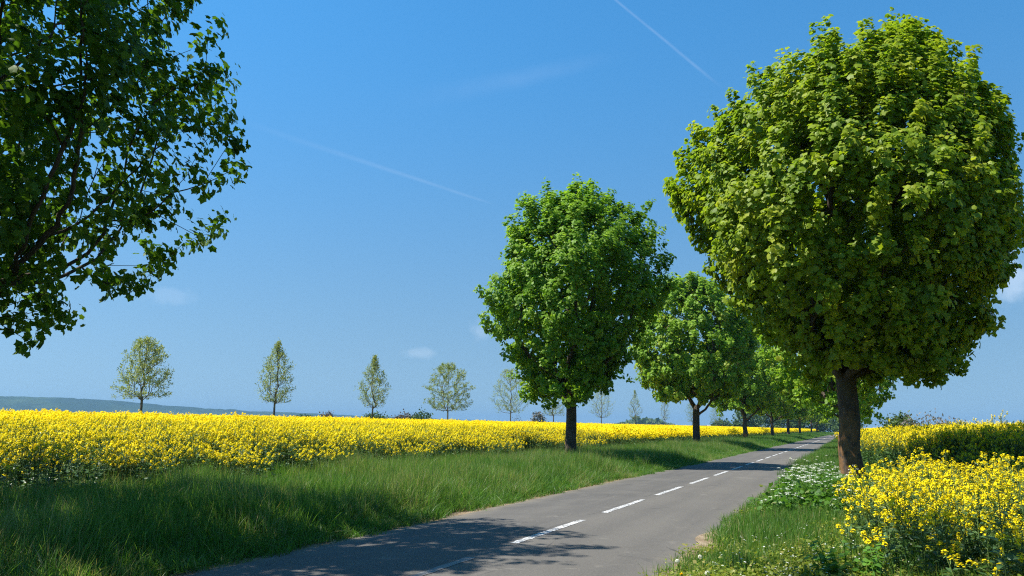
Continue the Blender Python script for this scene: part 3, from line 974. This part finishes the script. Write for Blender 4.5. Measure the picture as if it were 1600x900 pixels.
# ------------------------------------------------------------------ scattering of uncountable plants
def scatter(name, protos, P, rot, scl, idx, **props):
    """one object; its points carry copies of the plants in protos (mesh data only)"""
    col = bpy.data.collections.new(name + '_source')
    for i, me in enumerate(protos):
        col.objects.link(bpy.data.objects.new('%s_%02d' % (name, i), me))
    me = bpy.data.meshes.new(name)
    P = np.asarray(P, np.float32)
    me.vertices.add(len(P))
    me.vertices.foreach_set('co', P.ravel())
    for nm, ty, key, arr in (('rot', 'FLOAT_VECTOR', 'vector', rot), ('scl', 'FLOAT_VECTOR', 'vector', scl), ('idx', 'INT', 'value', idx)):
        at = me.attributes.new(nm, ty, 'POINT')
        at.data.foreach_set(key, np.ascontiguousarray(arr, np.int32 if ty == 'INT' else np.float32).ravel())
    g = bpy.data.node_groups.new(name, 'GeometryNodeTree')
    g.interface.new_socket('Geometry', in_out='INPUT', socket_type='NodeSocketGeometry')
    g.interface.new_socket('Geometry', in_out='OUTPUT', socket_type='NodeSocketGeometry')
    gi, go = g.nodes.new('NodeGroupInput'), g.nodes.new('NodeGroupOutput')
    ip = g.nodes.new('GeometryNodeInstanceOnPoints')
    ci = g.nodes.new('GeometryNodeCollectionInfo')
    ci.inputs['Collection'].default_value = col
    ci.inputs['Separate Children'].default_value = True
    ci.inputs['Reset Children'].default_value = True
    g.links.new(gi.outputs[0], ip.inputs['Points'])
    g.links.new(ci.outputs[0], ip.inputs['Instance'])
    ip.inputs['Pick Instance'].default_value = True
    for nm, ty, sock in (('idx', 'INT', 'Instance Index'), ('rot', 'FLOAT_VECTOR', 'Rotation'), ('scl', 'FLOAT_VECTOR', 'Scale')):
        na = g.nodes.new('GeometryNodeInputNamedAttribute')
        na.data_type = ty
        na.inputs['Name'].default_value = nm
        g.links.new(na.outputs['Attribute'], ip.inputs[sock])
    g.links.new(ip.outputs[0], go.inputs[0])
    o = obj(name, me, **props)
    md = o.modifiers.new('scatter', 'NODES')
    md.node_group = g
    return o


def blades(r, n, rad, hmin, hmax, width, lean=.35, wind=(.25, .1), mat=0, bag=None, segs=3, tshift=0.0):
    """curved grass blades standing in a disc"""
    bag = bag or Bag()
    q = rad * np.sqrt(r.random(n))
    a = r.uniform(0, 6.28, n)
    root = np.stack([q * np.cos(a), q * np.sin(a), -.02 + 0 * q], 1)
    h = r.uniform(hmin, hmax, n)
    d = r.uniform(0, 6.28, n)
    ln = np.abs(r.normal(0, lean, n))
    bx = np.cos(d) * ln + wind[0]
    by = np.sin(d) * ln + wind[1]
    f = r.uniform(0, 6.28, n)
    side = np.stack([np.cos(f), np.sin(f), 0 * f], 1)
    wd = width * r.uniform(.6, 1.3, n)
    V = []
    for s in range(segs + 1):
        t = s / segs
        cen_ = root + np.stack([bx * h * t ** 1.8, by * h * t ** 1.8, h * (t - .28 * ln * t * t)], 1)
        if s < segs:
            ww = (wd * (1 - t ** 1.5 * .75) / 2)[:, None]
            V += [cen_ - side * ww, cen_ + side * ww]
        else:
            V.append(cen_)
    K = 2 * segs + 1
    V = np.stack(V, 1).reshape(-1, 3)
    T = []
    for s in range(segs - 1):
        T += [(2 * s, 2 * s + 1, 2 * s + 3), (2 * s, 2 * s + 3, 2 * s + 2)]
    T.append((2 * segs - 2, 2 * segs - 1, 2 * segs))
    T = np.array(T)
    TT = (T[None] + (np.arange(n) * K)[:, None, None]).reshape(-1, 3)
    tint = np.repeat(np.clip(r.normal(.5 + tshift, .2, n), 0, 1), len(T))
    bag.add(V, TT, tint, mat)
    return bag


def jitter_grid(r, x0, x1, y0, y1, step):
    gx, gy = np.meshgrid(np.arange(x0, x1, step), np.arange(y0, y1, step), indexing='ij')
    x = gx.ravel() + r.uniform(-.6, .6, gx.size) * step
    y_ = gy.ravel() + r.uniform(-.6, .6, gx.size) * step
    return x, y_


def put(r, x, y_, smin, smax, nvar, tilt=.06, zoff=0.0, hs=None):
    n = len(x)
    P = np.stack([x, y_, ground_z(x, y_) + zoff], 1)
    rot = np.stack([r.normal(0, tilt, n), r.normal(0, tilt, n), r.uniform(0, 6.28, n)], 1)
    s = r.uniform(smin, smax, n)
    sc = np.stack([s, s, s * (hs if hs is not None else 1)], 1)
    return P, rot, sc, r.integers(0, nvar, n)


# tall grass of the left verge
r = rng_(401)
gt = []
for i in range(6):
    b_ = blades(r, 150, .34, .22, .62, .011, .34, (0, 0), segs=3)
    blades(r, 60, .34, .10, .28, .012, .5, (0, 0), bag=b_, segs=2, tshift=-.15)
    if i % 2:
        blades(r, 8, .3, .5, .78, .006, .22, (0, 0), bag=b_, segs=3, tshift=.42)
    if i >= 4:                                                  # taller, paler tufts
        b_ = blades(r, 120, .32, .30, .78, .010, .42, (0, 0), segs=4, tshift=.22)
        blades(r, 26, .3, .55, .90, .006, .25, (0, 0), bag=b_, segs=4, tshift=.45)
    gt.append(b_.mesh('grass_tuft', [GRASS]))
gfar = []
for i in range(4):
    gfar.append(blades(r, 90, .5, .25, .62, .03, .34, (0, 0), segs=2).mesh('grass_tuft_far', [GRASS]))
X, Y = [], []
x, y_ = jitter_grid(r, -12.4, -6.75, -3, 26, .21)
k = (x < -6.82 - .16 * r.random(len(x)))
X.append(x[k]); Y.append(y_[k])
x, y_ = jitter_grid(r, -12.2, -6.75, 26, 75, .30)
X.append(x); Y.append(y_)
xn, yn = np.concatenate(X), np.concatenate(Y)
x, y_ = jitter_grid(r, -12.0, -6.7, 75, 330, .62)
xf, yf = x + bend(y_), y_
P1 = put(r, xn, yn, .75, 1.15, 4, .15)
pale = (vnoise(xn * .7, yn * .5, 21) + r.normal(0, .45, len(xn))) > .42
P1[3][pale] = 4 + r.integers(0, 2, pale.sum())
edge = sm(-xn, 6.8, 7.9)                                       # shorter towards the asphalt
vary = .90 + .34 * vnoise(xn * 1.1, yn * .8, 6)
P1[2][:, 2] *= (.34 + .66 * edge) * vary
P2 = put(r, xf, yf, .8, 1.2, 4)
P2[2][:, 2] *= .45 + .55 * sm(-xf, 6.8, 8.0)
lean_dir = lambda P: (P[1].__setitem__((slice(None), 1), P[1][:, 1] + .0))
scatter('tall_grass', gt + gfar, np.concatenate([P1[0], P2[0]]), np.concatenate([P1[1], P2[1]]), np.concatenate([P1[2], P2[2]]),
        np.concatenate([P1[3], P2[3] + 6]), kind='stuff', label='tall green grass on the verge between road and yellow field', category='grass')
# dry stalks and litter along the asphalt edge
dry = [blades(r, 26, .22, .04, .16, .008, .9, (0, 0), segs=2).mesh('dry_tuft', [STRAW]) for i in range(3)]
y_ = r.uniform(2, 60, 620)
x = -6.86 - np.abs(r.normal(0, .16, 620))
Pd = put(r, x, y_, .7, 1.2, 3)
scatter('dry_grass', dry, *Pd, kind='stuff', label='dry brown grass litter along the road edge', category='grass')


# rapeseed ------------------------------------------------------------
def raceme(r, bag, top, n, size, rad, h, m=2):
    """yellow flower head: small petals over a dome"""
    a = r.uniform(0, 6.28, n)
    t = r.random(n) ** .7
    rr2 = rad * np.sqrt(np.clip(1 - (t * .95) ** 2, 0, 1)) * r.uniform(.75, 1.1, n)
    P = top + np.stack([rr2 * np.cos(a), rr2 * np.sin(a), h * (t - .6)], 1)
    nr = unit(np.stack([np.cos(a) * (1.1 - t), np.sin(a) * (1.1 - t), .25 + t], 1) + r.normal(0, .35, (n, 3)))
    V, T = leaf_soup(P, nr, r.normal(size=(n, 3)), size * r.uniform(.75, 1.25, n), PETAL)
    bag.add(V, T, np.repeat(np.clip(r.normal(.55, .22, n), 0, 1), len(PETAL[1])), m)


PETAL = (np.array([(-.5, -.5, 0), (.5, -.5, 0), (.5, .5, .12), (-.5, .5, .12)], np.float32), np.array([(0, 1, 2), (0, 2, 3)], np.int32))
LANCE = (np.array([(0, 0, 0), (.24, .45, .05), (0, 1, -.18), (-.24, .45, .05)], np.float32), np.array([(0, 1, 2), (0, 2, 3)], np.int32))
RMATS = [RAPE_STEM, RAPE_LEAF, RAPE_FLOWER]


def rape_plant(r, bags, base, H, detail=1, leaves=True):
    """bags = (stems, leaves, flowers); may be the same bag"""
    bs, bl, bf = bags
    ln = r.normal(0, .07, 2)
    top = base + np.array([ln[0] * H, ln[1] * H, H])
    mid = base + np.array([ln[0] * H * .3, ln[1] * H * .3, H * .5])
    if detail:
        sweep(bs, [base, mid, top], np.array([.008, .007, .004]), 3, 0, r.uniform(.2, .9))
    heads = [top]
    for j in range(r.integers(3, 6) if detail else 3):
        t0 = r.uniform(.55, .85)
        p0 = base * (1 - t0) + top * t0
        an = r.uniform(0, 6.28)
        e = p0 + np.array([math.cos(an) * .13, math.sin(an) * .13, 0]) * r.uniform(.6, 1.5) + np.array([0, 0, (1 - t0) * H * r.uniform(.35, .95)])
        heads.append(e)
        if detail:
            sweep(bs, [p0, (p0 + e) / 2 + np.array([0, 0, -.02]), e], np.array([.005, .004, .003]), 3, 0, r.uniform(.3, 1))
    for hd in heads:
        if detail:
            if isinstance(bf, list):
                bf.append(Bag())
            raceme(r, bf[-1] if isinstance(bf, list) else bf, hd, 20, .0175, .030, .078)
            m = 5
            a = r.uniform(0, 6.28, m)
            o_ = np.stack([np.cos(a), np.sin(a), .5 + 0 * a], 1)
            V, T = leaf_soup(hd + np.array([0, 0, -.075]) + r.normal(0, .018, (m, 3)), r.normal(size=(m, 3)), o_, r.uniform(.03, .055, m), SLIM2)
            bs.add(V, T, .8, 0)
        else:
            raceme(r, bf, hd, 9, .044, .048, .085)
    if leaves:
        m = 22 if detail else 4
        t = r.random(m) ** 1.1 * .78
        P = base + (top - base) * t[:, None]
        a = r.uniform(0, 6.28, m)
        o_ = np.stack([np.cos(a), np.sin(a), r.uniform(-.2, .8, m)], 1)
        V, T = leaf_soup(P, np.stack([-.4 * np.cos(a), -.4 * np.sin(a), 1 + 0 * a], 1) + r.normal(0, .3, (m, 3)), o_,
                         r.uniform(.11, .21, m) * (1.15 - .7 * t), LANCE)
        bl.add(V, T, np.repeat(np.clip(r.normal(.5, .22, m), 0, 1), 2), 1)


def rape_patch(seed, size, dens, detail, H=1.22, hv=.09):
    r = rng_(seed)
    bag = Bag()
    n = int(size * size * dens)
    for i in range(n):
        b = np.array([r.uniform(-size / 2, size / 2), r.uniform(-size / 2, size / 2), -.02])
        rape_plant(r, (bag, bag, bag), b, H * (1 + r.normal(0, hv)), detail)
    return bag.mesh('rapeseed_patch', RMATS)


near = [rape_patch(500 + i, 1.3, 21, 1) for i in range(5)]
far = [rape_patch(520 + i, 2.4, 24, 0) for i in range(4)]
loose = [rape_patch(510 + i, 1.3, 10, 1, 1.16, .20) for i in range(4)]
r = rng_(540)
x, y_ = jitter_grid(r, -30, -11.6, -4, 46, 1.15)
k = (np.degrees(np.arctan2(x, y_)) > -66) & (x < -11.35 - .5 * r.random(len(x)) + .25 * vnoise(y_ * .5, y_ * 0, 3))
x, y_ = x[k], y_[k]
hs = .95 + .08 * vnoise(x * .5, y_ * .5, 9) + .06 * r.normal(size=len(x))
hs *= .70 + .30 * sm(-x, 11.6, 13.6)                          # the crop is thinner and lower at its edge
A1 = put(r, x, y_, .94, 1.08, 5, .03, 0, hs)
x, y_ = jitter_grid(r, -58, -11.9, -4, 350, 2.0)
k = (np.degrees(np.arctan2(x, y_)) > -68) & ~((x > -29.4) & (y_ < 45.4)) & (x < -13.0 + .35 * vnoise(y_ * .4, y_ * 0, 3))
x, y_ = x[k], y_[k]
A2 = put(r, x, y_, .95, 1.1, 4, .02, 0, .96 + .06 * vnoise(x * .3, y_ * .3, 4) + .03 * r.normal(size=len(x)))
scatter('rapeseed_crop', near + far, np.concatenate([A1[0], A2[0]]), np.concatenate([A1[1], A2[1]]), np.concatenate([A1[2], A2[2]]),
        np.concatenate([A1[3], A2[3] + 5]), kind='stuff', label='wide yellow field of flowering rapeseed behind the tall grass', category='rapeseed')

# right-hand field: a low thin edge nearby, a tall stand further on
x, y_ = jitter_grid(r, -.1, 16, 7.0, 18.2, .92)
k = (x > .35 + .35 * vnoise(y_ * .8, y_ * 0, 2) + np.clip(9.6 - y_, 0, 3) * .9) & (y_ > 8.1 + .5 * vnoise(x, x * 0, 5))
x, y_ = x[k], y_[k]
hs = .78 - .34 * sm(-y_, -11.2, -8.2) - .10 * sm(-x, -1.6, -.3) + .06 * vnoise(x * .9, y_ * .9, 3) + .05 * r.normal(size=len(x)) + .06 * sm(x, 2, 7)
B1 = put(r, x, y_, .85, 1.0, 4, .06, 0, np.maximum(hs, .52))
B1[3][:] += 9
x, y_ = jitter_grid(r, .5, 40, 26.0, 60, 1.15)
k = (x > 1.1 + .3 * vnoise(y_ * .6, y_ * 0, 8) + np.clip(30 - y_, 0, 5) * .45) & (np.degrees(np.arctan2(x, y_)) < 22)
x, y_ = x[k], y_[k]
B2 = put(r, x, y_, .95, 1.08, 5, .03, 0, 1.04 + .07 * vnoise(x * .5, y_ * .5, 1) + .04 * r.normal(size=len(x)))
x, y_ = jitter_grid(r, 1.5, 90, 60, 240, 2.1)
k = np.degrees(np.arctan2(x, y_)) < 24
x, y_ = x[k] + bend(y_[k]), y_[k]
B3 = put(r, x, y_, .95, 1.1, 4, .02, 0, 1.0 + .05 * vnoise(x * .4, y_ * .4, 2))
# the strip to the right of the near stand, running back to the tall one
x, y_ = jitter_grid(r, 4.5, 26, 18.0, 27, 1.1)
k = (x > 5.2 + .5 * vnoise(y_, y_ * 0, 3)) & (np.degrees(np.arctan2(x, y_)) < 48)
x, y_ = x[k], y_[k]
B4 = put(r, x, y_, .95, 1.05, 5, .03, 0, .86 + .05 * vnoise(x * .6, y_ * .6, 7))
# low outer plants in front of the tall stand
x, y_ = jitter_grid(r, 1.0, 12, 23.6, 29.5, .70)
k = (x > 1.0 + np.clip(29.5 - y_, 0, 6) * .45) & (np.degrees(np.arctan2(x, y_)) < 24)
x, y_ = x[k], y_[k]
B5 = put(r, x, y_, .9, 1.05, 4, .07, 0, .50 + .11 * (y_ - 23.6) + .05 * r.normal(size=len(x)))
scatter('rapeseed_crop', near + far + loose, np.concatenate([b[0] for b in (B1, B2, B3, B4, B5)]), np.concatenate([b[1] for b in (B1, B2, B3, B4, B5)]),
        np.concatenate([b[2] for b in (B1, B2, B3, B4, B5)]), np.concatenate([B1[3], B2[3], B3[3] + 5, B4[3], B5[3] + 9]), kind='stuff',
        label='yellow flowering rapeseed beside the thick-trunked maple', category='rapeseed')

# single rapeseed plants along the thin edge of the right-hand crop
r = rng_(560)
protos = []
for i in range(8):
    bs, bl, bf = Bag(), Bag(), []
    rape_plant(r, (bs, bl, bf), np.array([0, 0, -.02]), .98 + r.normal(0, .1), 1)
    protos.append([('stem', bs.mesh('stem', RMATS)), ('leaves', bl.mesh('leaves', RMATS))] + [('flower_head', q.mesh('flower_head', RMATS)) for q in bf])
n = 0
while n < 170:
    x, y_ = r.uniform(-.35, 2.6), r.uniform(8.0, 17.5)
    lim = .10 + .3 * math.sin(y_ * .9) + max(9.2 - y_, 0) * .8
    if x < lim or x > lim + 1.3:
        continue
    t = thing('rapeseed_plant', 'single yellow rapeseed plant on the thin edge of the crop above the flowery verge', 'rapeseed',
              (x, y_, float(ground_z(x, y_))), 'rapeseed plants along the crop edge', r.uniform(0, 6.28))
    s = r.uniform(.62, 1.02)
    t.scale = (s, s, s)
    for nm, me in protos[r.integers(0, 8)]:
        obj(nm, me, t)
    n += 1

# ------------------------------------------------------------------ right verge
r = rng_(601)
low = []
for i in range(5):
    b_ = blades(r, 120, .30, .06, .22, .009, .5, (0, 0), segs=2)
    blades(r, 14, .30, .18, .36, .006, .3, (0, 0), bag=b_, segs=3, tshift=.3)
    low.append(b_.mesh('verge_tuft', [GRASS_LOW]))
lush = []
for i in range(4):
    lush.append(blades(r, 130, .32, .12, .36, .011, .4, (0, 0), segs=3, tshift=.1).mesh('lush_tuft', [GRASS]))
herb = []
for i in range(4):                                             # low herbs with small blunt leaves and yellow-green tops
    b_ = Bag()
    m = 150
    q = .3 * np.sqrt(r.random(m)); a = r.uniform(0, 6.28, m)
    P = np.stack([q * np.cos(a), q * np.sin(a), r.uniform(.02, .20, m)], 1)
    V, T = leaf_soup(P, r.normal(0, .5, (m, 3)) + np.array([0, 0, 1]), r.normal(size=(m, 3)), r.uniform(.025, .05, m), LEAF2)
    b_.add(V, T, np.repeat(np.clip(r.normal(.62, .2, m), 0, .95), 2), 0)
    blades(r, 50, .30, .08, .24, .006, .35, (0, 0), bag=b_, segs=2, tshift=.1)
    herb.append(b_.mesh('verge_herb', [GRASS_LOW]))
# the verge is shared out between lush grass, short grass and herbs
x, y_ = jitter_grid(r, -1.95, 6.5, 3.0, 30, .20)
k = (x > -1.93 + .14 * r.random(len(x)) + .10 * vnoise(y_ * 1.6, y_ * 0, 5)) & (x < 1.6 + np.clip(11 - y_, 0, 5) * 1.0 + 3.0 * (y_ > 17) * (y_ < 27)) & (np.degrees(np.arctan2(x, y_)) < 42)
x, y_ = x[k], y_[k]
zone = vnoise(x * 1.1, y_ * .8, 12) + r.normal(0, .25, len(x))
lushy = (zone > .38) | ((y_ > 11.5) & (y_ < 15.5) & (x < -.3)) | (y_ < 7.0) & (x < -.9) | (y_ > 16)
herby = (zone < .15) & ~lushy
typ = np.where(lushy, 1, np.where(herby, 2, 0))
C = put(r, x, y_, .8, 1.2, 4)
C[2][:, 2] *= np.where(x < -1.5, .7, 1.0)
idx = np.where(typ == 0, r.integers(0, 5, len(x)), np.where(typ == 1, 5 + r.integers(0, 4, len(x)), 9 + r.integers(0, 4, len(x))))
x2, y2 = jitter_grid(r, -1.9, 1.4, 30, 330, .55)
x2 = x2 + bend(y2)
D = put(r, x2, y2, 1.0, 1.4, 4)
scatter('verge_grass', low + lush + herb, np.concatenate([C[0], D[0]]), np.concatenate([C[1], D[1]]), np.concatenate([C[2], D[2]]),
        np.concatenate([idx, D[3] + 5]), kind='stuff', label='short mixed grass and herbs on the flowery verge', category='grass')


# small white flowers dotted over the verge
def flowerlet(r, n, rad, h0, h1, size, m=0):
    bag = Bag()
    for i in range(n):
        q, a = rad * math.sqrt(r.random()), r.uniform(0, 6.28)
        b = np.array([q * math.cos(a), q * math.sin(a), 0])
        top = b + np.array([r.normal(0, .03), r.normal(0, .03), r.uniform(h0, h1)])
        sweep(bag, [b, top], np.array([.0025, .002]), 3, 1, .5)
        for j in range(r.integers(1, 4)):
            c_ = top + r.normal(0, .012, 3)
            an = np.arange(5) / 5 * 6.283 + r.uniform(0, 1)
            ax = np.stack([np.cos(an), np.sin(an), .25 + 0 * an], 1)
            V, T = leaf_soup(np.repeat(c_[None], 5, 0), np.tile([[0, 0, 1.0]], (5, 1)) + .4 * ax + r.normal(0, .15, (5, 3)), ax, np.full(5, size * r.uniform(.7, 1.2)), LEAF2)
            bag.add(V, T, r.uniform(.2, 1), 0)
    return bag.mesh('white_flower', [WHITE_PETAL, GRASS_LOW])


fl = [flowerlet(r, 5, .22, .10, .26, .0135) for i in range(4)]
x = np.concatenate([r.normal(-.55, .65, 34), r.uniform(-.3, 3.4, 90), r.normal(-.7, .4, 20), r.uniform(.6, 3.6, 40)])
y_ = np.concatenate([r.normal(10.2, 1.6, 34), r.uniform(5.4, 8.6, 90), r.normal(8.6, 1.0, 20), r.uniform(21, 25.5, 40)])
k = (x > -1.65) & (y_ > 5)
x, y_ = x[k], y_[k]
scatter('white_flowers', fl, *put(r, x, y_, .8, 1.25, 4), kind='stuff', label='tiny white flowers dotted over the verge below the rapeseed', category='flowers')


def cow_parsley(loc, seed, h):
    r = rng_(seed)
    t = thing('cow_parsley', 'white-flowered cow parsley plant at the foot of the thick maple trunk', 'flower', (loc[0], loc[1], float(ground_z(*loc)) - .01), 'cow parsley beside the thick trunk')
    bs, bl, bu = Bag(), Bag(), Bag()
    for s in range(r.integers(5, 8)):
        an = r.uniform(0, 6.28)
        hh = h * r.uniform(.65, 1.1)
        top = np.array([math.cos(an) * r.uniform(.05, .28), math.sin(an) * r.uniform(.05, .28), hh])
        sweep(bs, [np.zeros(3), top * np.array([.5, .5, .55]), top], np.array([.006, .005, .003]), 3, 0, .5)
        for u in range(r.integers(1, 4)):
            c_ = top + np.array([r.normal(0, .055), r.normal(0, .055), r.uniform(-.06, .03)])
            sweep(bs, [top - np.array([0, 0, .10]), c_], np.array([.003, .002]), 3, 0, .5)
            m = 11
            q = .036 * np.sqrt(r.random(m)); a = r.uniform(0, 6.28, m)
            P = c_ + np.stack([q * np.cos(a), q * np.sin(a), .01 - 3 * q * q], 1)
            V, T = leaf_soup(P, r.normal(0, .3, (m, 3)) + np.array([0, 0, 1]), r.normal(size=(m, 3)), r.uniform(.012, .020, m), PETAL)
            bu.add(V, T, np.repeat(r.random(m), 2), 0)
    m = 170
    q = .40 * np.sqrt(r.random(m)); a = r.uniform(0, 6.28, m)
    P = np.stack([q * np.cos(a), q * np.sin(a), r.uniform(.03, h * .72, m)], 1)
    V, T = leaf_soup(P, r.normal(0, .5, (m, 3)) + np.array([0, 0, 1]), np.stack([np.cos(a), np.sin(a), .3 + 0 * a], 1) + r.normal(0, .4, (m, 3)), r.uniform(.05, .11, m), LEAF6)
    bl.add(V, T, np.repeat(np.clip(r.normal(.45, .2, m), 0, .9), 6), 0)
    obj('stems', bs.mesh('stems', [NETTLE]), t)
    obj('leaves', bl.mesh('leaves', [GRASS]), t)
    obj('umbels', bu.mesh('umbels', [WHITE_PETAL]), t)


r = rng_(640)
for i in range(30):
    yq = r.uniform(15.0, 23.5)
    xq = r.uniform(-1.55 + .02 * (yq - 15), .25 if yq < 21.5 else -.8)
    cow_parsley((xq, yq), 650 + i, r.uniform(.55, .85))


def weed(loc, seed, h, w):
    r = rng_(seed)
    t = thing('leafy_weed', 'bright green broad-leaved weed clump below the rapeseed edge', 'weed', (loc[0], loc[1], float(ground_z(*loc)) - .01))
    bs, bl = Bag(), Bag()
    for s in range(22):
        an, q = r.uniform(0, 6.28), w * math.sqrt(r.random())
        b = np.array([q * math.cos(an) * .5, q * math.sin(an) * .5, 0])
        top = np.array([q * math.cos(an), q * math.sin(an), h * r.uniform(.6, 1.1)])
        sweep(bs, [b, (b + top) / 2 + np.array([0, 0, .05]), top], np.array([.005, .004, .003]), 3, 0, .5)
        m = 15
        tt = np.linspace(.15, 1, m)
        a = np.arange(m) * 1.6 + r.uniform(0, 6)
        P = b + (top - b) * tt[:, None]
        V, T = leaf_soup(P, np.stack([.4 * np.cos(a), .4 * np.sin(a), 1 + 0 * a], 1), np.stack([np.cos(a), np.sin(a), .1 + 0 * a], 1) + r.normal(0, .2, (m, 3)), .115 * (1.15 - .6 * tt) * r.uniform(.8, 1.2, m), LEAF2)
        bl.add(V, T, np.repeat(np.clip(r.normal(.6, .2, m), 0, 1), 2), 0)
    obj('stems', bs.mesh('stems', [NETTLE]), t)
    obj('leaves', bl.mesh('leaves', [NETTLE]), t)


weed((-.12, 9.0), 700, .46, .38)


def clock(loc, seed, h, label):
    r = rng_(seed)
    t = thing('dandelion_clock', label, 'dandelion', (loc[0], loc[1], float(ground_z(*loc)) - .01), 'dandelion clocks on the verge')
    bs, bf = Bag(), Bag()
    top = np.array([r.normal(0, .03), r.normal(0, .03), h])
    sweep(bs, [np.zeros(3), top * .5 + np.array([.01, 0, .01]), top], np.array([.004, .0035, .003]), 5, 0, .5)
    d = unit(r.normal(size=(130, 3)))
    c_ = top + np.array([0, 0, .004])
    V, T = leaf_soup(np.repeat(c_[None], 130, 0), np.cross(d, r.normal(size=(130, 3))), d, np.full(130, .026), (np.array([(-.02, 0, 0), (.02, 0, 0), (.02, .9, 0), (-.02, .9, 0)], np.float32), np.array([(0, 1, 2), (0, 2, 3)])))
    bf.add(V, T, .5, 0)
    V, T = leaf_soup(c_ + d * .0235, d, r.normal(size=(130, 3)), np.full(130, .0085), PETAL)
    bf.add(V, T, .9, 0)
    obj('stem', bs.mesh('stem', [NETTLE]), t)
    obj('seed_head', bf.mesh('seed_head', [FLUFF]), t)


clock((-1.78, 8.95), 710, .24, 'dandelion clock nearest the asphalt on the grassy verge')
clock((-1.62, 9.35), 711, .24, 'small dandelion clock just up the verge from the one nearest the asphalt')
clock((-1.32, 8.25), 712, .24, 'dandelion clock beside the shaded grass below the yellow dandelion')
t = thing('dandelion', 'single open yellow dandelion in the verge grass near the asphalt', 'dandelion', (-1.66, 8.35, float(ground_z(-1.66, 8.35))))
bs, bf = Bag(), Bag()
sweep(bs, [np.zeros(3), (.01, 0, .10), (.012, .0, .20)], np.array([.004, .0035, .003]), 5, 0, .5)
m = 60
a = r.uniform(0, 6.28, m)
el = r.uniform(.1, 1.2, m)
V, T = leaf_soup(np.tile([[.012, 0, .20]], (m, 1)), np.stack([-np.sin(el) * np.cos(a), -np.sin(el) * np.sin(a), np.cos(el)], 1), np.stack([np.cos(el) * np.cos(a), np.cos(el) * np.sin(a), np.sin(el)], 1), r.uniform(.018, .026, m), SLIM2)
bf.add(V, T, np.repeat(r.random(m), 2), 0)
obj('stem', bs.mesh('stem', [NETTLE]), t)
obj('flower_head', bf.mesh('flower_head', [YELLOW_PETAL]), t)

# ------------------------------------------------------------------ haze
HAZE = 1.2e-4
if HAZE:
    hm, n_ = new_mat('haze_air')
    v = n_.n('ShaderNodeVolumePrincipled', {'Color': (.23, .43, .67, 1), 'Density': HAZE, 'Anisotropy': 0.0})
    n_.n('ShaderNodeOutputMaterial', {'Volume': v.outputs[0]})
    s = 9900
    z0, z1 = -45.0, 135.0
    hv = np.array([(sx * s, sy * s, z) for z in (z0, z1) for sx, sy in ((-1, -1), (1, -1), (1, 1), (-1, 1))], float)
    ht = [(0, 2, 1), (0, 3, 2), (4, 5, 6), (4, 6, 7), (0, 1, 5), (0, 5, 4), (1, 2, 6), (1, 6, 5), (2, 3, 7), (2, 7, 6), (3, 0, 4), (3, 4, 7)]
    obj('haze', mesh_np('haze', hv, ht, hm), kind='stuff', label='thin pale haze in the air over the fields', category='haze')
